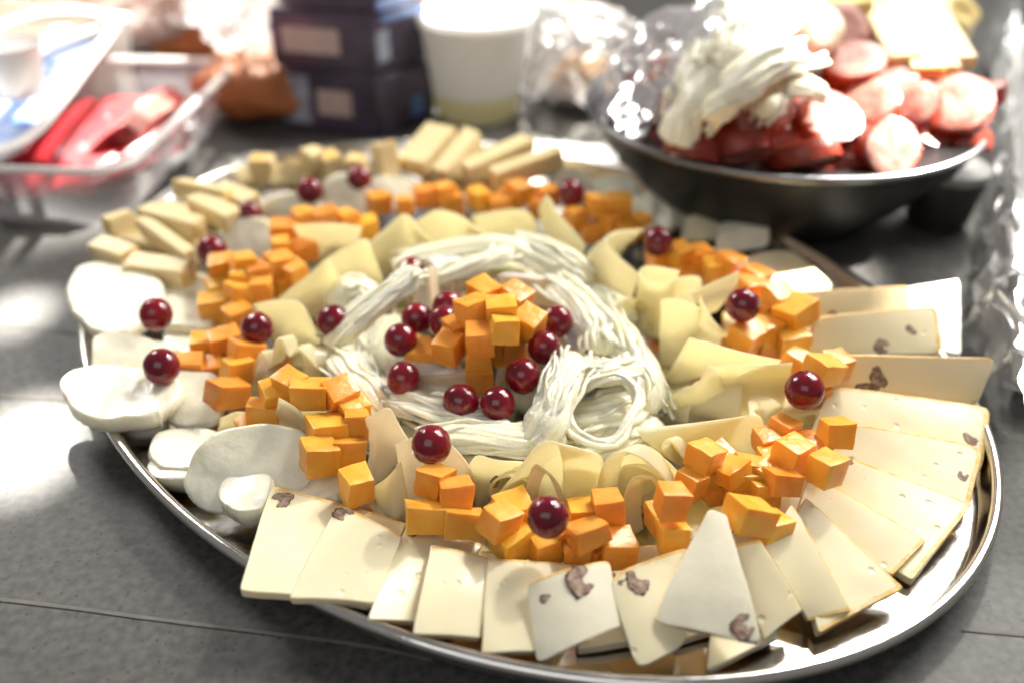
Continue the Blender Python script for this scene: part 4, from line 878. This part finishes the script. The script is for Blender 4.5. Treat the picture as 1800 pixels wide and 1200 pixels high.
def blob(name, c, rad, seed, amp=.25, freq=1.6, sub=4, facet=False):
    bm = bmesh.new(); bmesh.ops.create_icosphere(bm, subdivisions=sub, radius=1); off = Vector((seed * 1.7, seed * .9, -seed))
    for v in bm.verts:
        d = v.co.normalized(); k = 1 + amp * mnoise.noise(d * freq + off) + amp * .5 * mnoise.noise(d * freq * 2.7 + off)
        if facet: k += amp * .6 * abs(mnoise.noise(d * freq * 5 - off))
        v.co = Vector((d.x * rad[0], d.y * rad[1], d.z * rad[2])) * k
    zmin = min(v.co.z for v in bm.verts)
    bm.transform(Matrix.Translation((c[0], c[1], c[2] - zmin)))
    return from_bm(name, bm)

# black pan
PC = Vector((.186, .655, 0)); PZ = .074
pan = empty('frying_pan', PC + Vector((0, 0, TABLE_Z)), 'black shallow pan heaped with sausage slices and white cheese strands', 'pan')
pr = [(.0, TABLE_Z), (.060, TABLE_Z), (.070, .000), (.100, .028), (.125, .056), (.1325, PZ - .003), (.1345, PZ), (.1330, PZ + .0012), (.1305, PZ - .001), (.120, .056), (.100, .030), (.078, .008), (0, .006)]
finish('pan_bowl', lathe('pan_bowl', pr, PC.x, PC.y, 96), ['pan'], smooth=60, parent=pan)
finish('pan_rim', lathe('pan_rim', [(.1312, PZ + .0002), (.1318, PZ + .0022), (.1336, PZ + .0030), (.1354, PZ + .0020), (.1352, PZ - .001), (.1340, PZ - .0022)], PC.x, PC.y, 96), ['pan_edge'], smooth=180, parent=pan)

def sausage(u, v, z, nrm, label, r=.0195, t=.013, squash=1.0):
    r *= .9
    prf = [(0, -t / 2), (r * .90, -t / 2), (r * .985, -t / 2 + .0007), (r, -t / 2 + .002), (r * 1.01, 0), (r, t / 2 - .002), (r * .985, t / 2 - .0007), (r * .90, t / 2), (r * .5, t / 2 + .0003), (0, t / 2)]
    q = Vector(nrm).normalized().to_track_quat('Z', 'Y').to_matrix().to_4x4()
    p = at(u, v, z * .001)
    me = lathe('sausage_slice', prf, 0, 0, 28, squash, mi=[1, 0, 0, 0, 0, 0, 0, 1, 1], tilt=q)
    for vv in me.vertices: vv.co += vv.co.normalized() * .0014 * mnoise.noise(vv.co * 75 + p * 50)
    me.transform(Matrix.Translation(p))
    return finish('sausage_slice', me, ['sausage_skin', 'sausage'], smooth=50, label=label, cat='sausage slice', group='sausage slices heaped in the pan')
for a in [(1560, 262, 84, (.15, -.9, .5), 'round sausage slice facing forward at the front rim of the pan', .0205),
          (1412, 276, 78, (-.25, .55, .8), 'sausage slice lying skin forward at the front of the pan', .0235),
          (1452, 214, 92, (.1, -.45, .9), 'large pale sausage slice under the white cheese strands', .0235),
          (1682, 190, 92, (-.35, -.55, .8), 'long slanting sausage slice at the right rim of the pan', .0245),
          (1604, 192, 92, (-.5, -.45, .75), 'sausage slice second from the right rim of the pan', .0205),
          (1530, 188, 96, (-.4, -.4, .8), 'sausage slice third from the right rim of the pan', .0205),
          (1720, 168, 88, (-.2, .2, .95), 'sunlit sausage slice behind the long slanting one', .019),
          (1220, 268, 76, (.3, .5, .8), 'dark red sausage slice at the front left of the pan', .021),
          (1300, 262, 78, (-.2, .6, .75), 'brown sausage slice between the strands and the front rim', .022),
          (1345, 196, 98, (-.7, -.3, .5), 'red sausage slice tucked under the hanging white strands', .02),
          (1160, 190, 86, (-.5, .3, .8), 'dark sausage slice at the left rim under cling film', .022),
          (1210, 130, 104, (-.3, .2, .9), 'sausage slice under cling film behind the left rim', .021),
          (1500, 118, 112, (-.2, -.3, .9), 'pinkish brown sausage slice in the gap at the middle of the pan', .022),
          (1478, 58, 118, (.2, -.7, .6), 'dark orange sausage slice at the back of the gap in the pan', .021),
          (1620, 240, 74, (.3, -.2, .9), 'shaded sausage slice under the right hand slices', .021),
          (1480, 290, 68, (.1, .3, .9), 'low sausage slice beneath the front ones', .022),
          (1690, 250, 70, (.1, .5, .8), 'shaded sausage slice against the right wall of the pan', .02),
          (1560, 150, 98, (-.2, -.2, .9), 'sausage slice half under the yellow cheese', .022)]:
    sausage(a[0], a[1], a[2], a[3], a[4], r=a[5])
finish('sausage_bed', blob('sausage_bed', (PC.x + .0, PC.y + .004, .022), (.121, .119, .040), 5, .14, 4.0), ['sausage_skin'], smooth=180, label='mass of sausage under the slices in the black pan', cat='sausage', kind='stuff')
# white strands and yellow cheese over the sausage
def white_hank(path, w, lab, seed, **k):
    o = hank(path, w, lab, seed=seed, **k)
    o['group'] = 'white cheese strands over the sausage'
    for c in o.children:
        c.data.materials.clear(); c.data.materials.append(M['mozz'])
    return o
white_hank([(1185, 262, 80), (1200, 215, 96), (1240, 150, 116), (1300, 70, 130)], 30, 'white cheese strands hanging over the left front rim of the pan', 41, n=22, rad=2.6)
white_hank([(1250, 215, 100), (1290, 160, 120), (1340, 110, 132), (1400, 90, 130)], 34, 'thick white cheese strands in the middle of the pan heap', 42, n=24, rad=2.8)
white_hank([(1280, 120, 128), (1320, 60, 140), (1370, 20, 146), (1420, -20, 146)], 36, 'white cheese strands at the top of the pan heap', 43, n=24, rad=2.8)
white_hank([(1330, 205, 100), (1370, 160, 112), (1410, 150, 116), (1450, 170, 108)], 24, 'short white cheese strands hanging beside the pale sausage slice', 44, n=18, rad=2.4)
white_hank([(1215, 170, 108), (1240, 100, 124), (1270, 40, 136), (1310, -10, 140)], 30, 'white cheese strands at the left of the pan heap', 45, n=20, rad=2.8)
finish('white_cheese_ball', blob('white_cheese_ball', at(1418, 105, .112), (.020, .020, .018), 3, .12), ['mozz'], smooth=180, label='smooth white cheese ball right of the strands in the pan', cat='cheese ball')
for k, (p, q, lab, w) in enumerate([((1440, 20, 128), (1520, 6, 132), 'yellow cheese piece at the far top of the pan heap', 22), ((1530, 10, 124), (1590, 110, 110), 'long yellow cheese piece, leftmost of the yellow fan', 22), ((1570, 0, 126), (1630, 130, 106), 'long yellow cheese piece in the middle of the fan', 22),
                                    ((1610, 10, 122), (1662, 128, 102), 'long yellow cheese piece, third of the fan', 20), ((1640, 20, 118), (1690, 110, 100), 'sunlit yellow cheese piece at the right end of the fan', 20), ((1460, 160, 98), (1530, 130, 102), 'pale yellow cheese strip across the middle of the pan', 12)]):
    b = baton(p, q, lab, w, 9, group='yellow cheese pieces in the pan', m='yellow_cheese', seed=90 + k)
finish('yellow_cheese_mass', blob('yellow_cheese_mass', at(1585, 110, .060), (.050, .045, .030), 11, .2, 2.2), ['yellow_cheese'], smooth=180, label='mound of yellow cheese under the fanned pieces in the pan', cat='cheese')

def crumple(name, A, B, label, cat, amp=.006, n=34, rows=22, m='film', freq=55, seed=0, group=None, lift=.0):
    a, b = crom([mm(p) for p in A], n), crom([mm(p) for p in B], n); off = Vector((seed * 3.1, seed, -seed * 2))
    bm = bmesh.new(); V = []
    for i in range(n):
        row = []
        for j in range(rows):
            f = j / (rows - 1); p = a[i].lerp(b[i], f) + Vector((0, 0, lift * math.sin(math.pi * f)))
            q = p * freq + off
            d = Vector((mnoise.noise(q), mnoise.noise(q + Vector((9, 2, 5))), mnoise.noise(q + Vector((1, 7, 3)))))
            d2 = Vector((mnoise.cell(q * 1.7), mnoise.cell(q * 1.7 + Vector((4, 4, 4))), mnoise.cell(q * 1.7 + Vector((8, 1, 6))))) - Vector((.0, .0, .0))
            p = p + d * amp + d2 * amp * .35
            p.z = max(p.z, TABLE_Z + .0006)
            row.append(bm.verts.new(p))
        V.append(row)
    for i in range(n - 1):
        for j in range(rows - 1): bm.faces.new((V[i][j], V[i + 1][j], V[i + 1][j + 1], V[i][j + 1]))
    bmesh.ops.triangulate(bm, faces=bm.faces)
    return finish(name, from_bm(name, bm), [m], smooth=28, label=label, cat=cat, group=group)
crumple('cling_film', [(1062, 235, 66), (1058, 170, 80), (1085, 95, 100), (1140, 40, 120), (1230, 5, 135)], [(1125, 262, 70), (1165, 215, 88), (1195, 150, 112), (1225, 95, 128), (1290, 50, 140)], 'crinkled clear film over the left side of the pan', 'cling film', amp=.007, lift=.012, seed=1, m='bag')

# wrapped package at the right edge
ptop = [mm(p) for p in ((1800, 560, 42), (1786, 330, 46), (1776, 30, 50))]
bm = bmesh.new()
a, b = ptop[0], ptop[2]; off = Vector((.34, -.10, 0))
q = [a, b, b + off, a + off]
lo = [bm.verts.new((p.x + .006, p.y, TABLE_Z)) for p in q]; hi = [bm.verts.new((p.x, p.y, .043)) for p in q]
for k in range(4): bm.faces.new((lo[k], lo[(k + 1) % 4], hi[(k + 1) % 4], hi[k]))
bm.faces.new(hi[::-1]); bm.faces.new(lo); bmesh.ops.bevel(bm, geom=list(bm.edges), offset=.004, segments=3, affect='EDGES'); bmesh.ops.recalc_face_normals(bm, faces=bm.faces)
finish('wrapped_package', from_bm('wrapped_package', bm), ['white_plastic'], smooth=40, label='white food package wrapped in clear film at the right edge', cat='package')
crumple('cling_film', [(1830, 640, 50), (1800, 560, 50), (1786, 420, 52), (1784, 240, 54), (1780, 60, 56), (1790, -20, 56)], [(1800, 742, 0), (1722, 690, 0), (1700, 560, 0), (1716, 430, 0), (1738, 250, 4), (1742, 60, 8)], 'crinkled clear film spilling off the package at the right edge', 'cling film', amp=.011, n=60, rows=26, freq=32, seed=2, lift=.012)
crumple('cling_film', [(1790, 720, 46), (1790, 500, 52), (1790, 300, 54), (1790, 60, 56)], [(1990, 700, 52), (1960, 480, 56), (1930, 300, 56), (1900, 60, 56)], 'clear film stretched over the top of the right package', 'cling film', amp=.004, n=40, rows=20, seed=3, m='bag')

# dark cup
cp = at(1672, 425, TABLE_Z) + Vector((0, .03, 0))
cup = empty('squat_cup', (cp.x, cp.y, TABLE_Z), 'squat dark cup with a pale lid behind the right slices', 'cup')
finish('cup_body', lathe('cup_body', [(0, TABLE_Z), (.018, TABLE_Z), (.021, .002), (.026, .034), (.0255, .036), (0, .036)], cp.x, cp.y, 40), ['cup'], smooth=50, parent=cup)
finish('cup_lid', lathe('cup_lid', [(.0262, .0345), (.0275, .036), (.0275, .041), (.026, .042), (.024, .0405), (0, .0405)], cp.x, cp.y, 40), ['grey_plastic'], smooth=50, parent=cup)

# stack of dark packs
L0, C0, R0 = at(500, 224, TABLE_Z), at(672, 243, TABLE_Z), at(768, 205, TABLE_Z)
def pack(z0, h, dx, sc, label, labels):
    ex, ey = (L0 - C0) * sc, (R0 - C0) * sc; o0 = C0 + Vector((dx, abs(dx) * .3, 0))
    root = empty('dark_pack', (o0.x, o0.y, z0), label, 'package', 'dark packs stacked behind the tray')
    bm = bmesh.new(); q = [o0, o0 + ex, o0 + ex + ey, o0 + ey]
    lo = [bm.verts.new((p.x, p.y, z0)) for p in q]; hi = [bm.verts.new((p.x, p.y, z0 + h)) for p in q]
    for k in range(4): bm.faces.new((lo[k], lo[(k + 1) % 4], hi[(k + 1) % 4], hi[k]))
    bm.faces.new(hi); bm.faces.new(lo[::-1]); bmesh.ops.recalc_face_normals(bm, faces=bm.faces)
    bmesh.ops.bevel(bm, geom=list(bm.edges), offset=.003, segments=3, affect='EDGES')
    finish('pack_body', from_bm('pack_body', bm), ['dark_pack'], smooth=45, parent=root)
    nrm = Vector((ex.y, -ex.x, 0)).normalized()
    if nrm.y > 0: nrm = -nrm
    nr2 = Vector((ey.y, -ey.x, 0)).normalized()
    if nr2.x < 0: nr2 = -nr2
    for (face, s0, s1, t0, t1, m, nm) in labels:
        e, nn = (ex, nrm) if face == 'f' else (ey, nr2)
        bm = bmesh.new(); c = []
        for (s_, t_) in ((s0, t0), (s1, t0), (s1, t1), (s0, t1)):
            p = o0 + e * s_; c.append(Vector((p.x, p.y, z0 + h * t_)))
        f0 = [bm.verts.new(p + nn * .0006) for p in c]; f1 = [bm.verts.new(p - nn * .0004) for p in c]
        bm.faces.new(f0); bm.faces.new(f1[::-1])
        for k in range(4): bm.faces.new((f0[k], f0[(k + 1) % 4], f1[(k + 1) % 4], f1[k]))
        bmesh.ops.recalc_face_normals(bm, faces=bm.faces)
        finish(nm, from_bm(nm, bm), [m], smooth=None, parent=root)
pack(TABLE_Z, .052, 0, 1.0, 'lowest dark pack in the stack, with pale artwork at its left', [('f', .28, .62, .30, .72, 'pack_label', 'pack_label'), ('f', .70, .97, .12, .92, 'pack_white', 'pack_artwork'), ('r', .55, .75, .15, .5, 'blue_highlight', 'blue_print')])  # blue strips on the right faces are painted highlights
pack(.050, .050, -.004, 1.0, 'middle dark pack in the stack, with a long pale label', [('f', .30, .86, .30, .72, 'pack_label', 'pack_label'), ('r', .2, .9, .82, .95, 'blue_highlight', 'blue_print'), ('r', .1, .3, .2, .7, 'pack_white', 'pack_artwork')])
pack(.101, .050, .003, .97, 'topmost dark pack in the stack behind the tray', [('f', .15, .4, .3, .6, 'pack_white', 'pack_artwork'), ('r', .0, .6, .05, .2, 'blue_highlight', 'blue_print')])

# white bucket
bc = at(836, 224, TABLE_Z) + Vector((0, .036, 0))
bk = empty('white_bucket', (bc.x, bc.y, TABLE_Z), 'white tapered plastic bucket with a blue printed lid behind the tray', 'bucket')
finish('bucket_wall', lathe('bucket_wall', [(0, TABLE_Z), (.034, TABLE_Z), (.0365, .003), (.0395, .020), (.0397, .0205), (.0475, .076), (.0505, .078), (.0505, .083), (.0475, .084), (0, .0835)], bc.x, bc.y, 64, mi=[1, 1, 1, 0, 0, 0, 0, 0, 0]), ['white_plastic', 'cream_plastic'], smooth=50, parent=bk)
lid = finish('bucket_lid', lathe('bucket_lid', [(.0515, .0825), (.0515, .0880), (.0500, .0890), (.047, .0876), (0, .0876)], bc.x, bc.y, 64), ['white_plastic'], smooth=50, parent=bk)
finish('blue_print', lathe('blue_print', [(.0435, .0882), (.0430, .0886), (0, .0886)], bc.x + .002, bc.y, 48), ['cyan_print'], smooth=50, parent=lid)
# plastic bags
c = at(955, 215, TABLE_Z); finish('plastic_bag', blob('plastic_bag', (c.x + .0, c.y + .07, TABLE_Z), (.040, .036, .060), 4, .22, 1.8, 5, True), ['bag'], smooth=35, label='tall cloudy plastic bag standing right of the white bucket', cat='plastic bag')
c = at(1020, 222, TABLE_Z); finish('plastic_bag', blob('plastic_bag', (c.x + .01, c.y + .05, TABLE_Z), (.055, .045, .040), 8, .25, 2.0, 5, True), ['bag'], smooth=35, label='low beige tinted plastic bag beside the black pan', cat='plastic bag')
finish('bread_roll', blob('bread_roll', (c.x + .012, c.y + .055, TABLE_Z + .001), (.038, .030, .024), 9, .1), ['loaf_pale'], smooth=180, label='pale roll inside the low plastic bag beside the pan', cat='bread')

# clear tub with red meat, left
TW, TD = .236, .255
tc = Vector((-.362, .728, 0)); tm = Matrix.Translation((tc.x, tc.y, 0)) @ Matrix.Rotation(math.radians(-4), 4, 'Z')
tub = empty('plastic_tub', (tc.x, tc.y, TABLE_Z), 'clear plastic tub of red meat with a white rim at the left', 'tub')
finish('tub_wall', loft('tub_wall', [(TW - .05, TD - .05, .03, TABLE_Z + .0005), (TW - .04, TD - .04, .035, .004), (TW - .014, TD - .014, .026, .048)], tm), ['clear'], smooth=60, parent=tub)
finish('tub_rim', loft('tub_rim', [(TW - .014, TD - .014, .026, .0475), (TW - .012, TD - .012, .026, .0505), (TW - .003, TD - .003, .029, .0510), (TW - .000, TD - .000, .030, .0485), (TW - .003, TD - .003, .029, .0465)], tm, False), ['white_plastic'], smooth=60, parent=tub)
MS = 'folded red meat slices in the clear tub'
def meat(A, B, lab, m='meat'):
    sheet(A, B, lab, t=2.5, m=m, name='meat_slice', group=MS, n=24, rows=10, cat='meat slice')
meat([(120, 300, 22), (160, 262, 34), (205, 225, 44), (250, 190, 46), (300, 160, 40)], [(215, 305, 14), (245, 270, 20), (275, 235, 26), (305, 200, 28), (335, 170, 26)], 'dark red meat slice along the right side of the tub')
meat([(200, 250, 36), (225, 205, 50), (262, 165, 52), (305, 150, 44)], [(255, 262, 26), (270, 225, 34), (300, 195, 36), (330, 175, 32)], 'bright red meat slice folded at the right end of the tub', 'meat')
meat([(215, 215, 50), (245, 180, 58), (285, 165, 56)], [(250, 235, 40), (280, 205, 46), (312, 185, 44)], 'pale pink meat slice catching the sun in the tub', 'meat_pale')
meat([(60, 320, 16), (100, 280, 28), (150, 240, 34), (190, 200, 36)], [(130, 330, 8), (165, 290, 16), (210, 255, 20), (250, 225, 22)], 'dark meat slice at the front of the tub')
finish('meat_mass', blob('meat_mass', (tc.x + .02, tc.y, TABLE_Z + .003), (.080, .095, .018), 6, .15, 3), ['meat'], smooth=180, label='red meat filling the bottom of the clear tub', cat='meat', kind='stuff')
# blue printed lid lying over the tub
lc = Vector((-.382, .735, .066)); lm = Matrix.Translation(lc) @ Matrix.Rotation(math.radians(5), 4, 'Z') @ Matrix.Rotation(math.radians(4), 4, 'X') @ Matrix.Scale(1.3, 4, (0, 1, 0))
lidr = empty('printed_lid', (lc.x, lc.y, lc.z), 'long white rimmed lid with blue print lying across the clear tub', 'lid')
finish('lid_dish', loft('lid_dish', [(.075, .205, .03, -.010), (.085, .215, .036, -.004), (.094, .224, .04, .004)], lm), ['clear'], smooth=60, parent=lidr)
finish('lid_rim', loft('lid_rim', [(.092, .222, .04, .0035), (.093, .223, .04, .0065), (.108, .238, .047, .0070), (.110, .240, .048, .0045), (.106, .236, .047, .0030)], lm, False), ['white_plastic'], smooth=60, parent=lidr)
finish('printed_label', loft('printed_label', [(.066, .185, .02, -.0092), (.066, .185, .02, -.0086)], lm, True, True), ['blue_print'], smooth=60, parent=lidr)
# loaves and bag behind the tub
c = at(440, 240, TABLE_Z); finish('bread_loaf', blob('bread_loaf', (c.x, c.y + .05, TABLE_Z), (.055, .05, .030), 12, .18), ['bread'], smooth=180, label='orange brown loaf left of the dark packs', cat='bread')
c = at(330, 140, TABLE_Z); finish('bread_loaf', blob('bread_loaf', (c.x, c.y + .06, TABLE_Z), (.075, .05, .045), 13, .1), ['bread'], smooth=180, label='brown loaf behind the tub of red meat', cat='bread')
c = at(140, 130, TABLE_Z); finish('bread_loaf', blob('bread_loaf', (c.x, c.y + .08, TABLE_Z), (.06, .05, .045), 14, .1), ['loaf_pale'], smooth=180, label='golden loaf at the far left behind the printed lid', cat='bread')
c = at(330, 120, TABLE_Z); finish('plastic_bag', blob('plastic_bag', (c.x, c.y + .05, TABLE_Z), (.13, .085, .075), 15, .22, 2.2, 5, True), ['bag'], smooth=35, label='large shiny plastic bag over the loaves at the upper left', cat='plastic bag')
c = at(440, 235, TABLE_Z); finish('plastic_bag', blob('plastic_bag', (c.x - .004, c.y + .07, .035), (.050, .050, .055), 16, .25, 2.2, 5, True), ['bag'], smooth=35, label='crumpled bag neck above the orange brown loaf', cat='plastic bag')
# red topped box and knife, far left
rm = Matrix.Translation(at(10, 40, .075)) @ Matrix.Rotation(math.radians(-25), 4, 'Z')
rbx = empty('food_box', rm.to_translation(), 'white edged box with a red brown top in the upper left corner', 'box')
finish('box_body', loft('box_body', [(.16, .12, .01, -.078), (.17, .13, .012, -.004), (.176, .136, .014, 0)], rm, True, True), ['white_plastic'], smooth=50, parent=rbx)
finish('box_top', loft('box_top', [(.158, .118, .01, .0004), (.156, .116, .01, .0024)], rm, True, True), ['red_print'], smooth=50, parent=rbx)
kn = baton((-10, 150, 82), (112, 48, 84), 'white plastic knife lying across the packages at the upper left', 12, 2.5, m='white_plastic', seed=99)
kn.name = 'plastic_knife'; kn['category'] = 'knife'; del kn['group']; kn.data.materials[1] = M['white_plastic']
pc = at(30, 190, .072); finish('paper_cup', lathe('paper_cup', [(0, pc.z), (.016, pc.z), (.022, pc.z + .035), (.0235, pc.z + .036), (.021, pc.z + .034), (.015, pc.z + .003), (0, pc.z + .003)], pc.x - .01, pc.y + .03, 40), ['white_plastic'], smooth=50, label='small white cup at the left edge behind the printed lid', cat='cup')
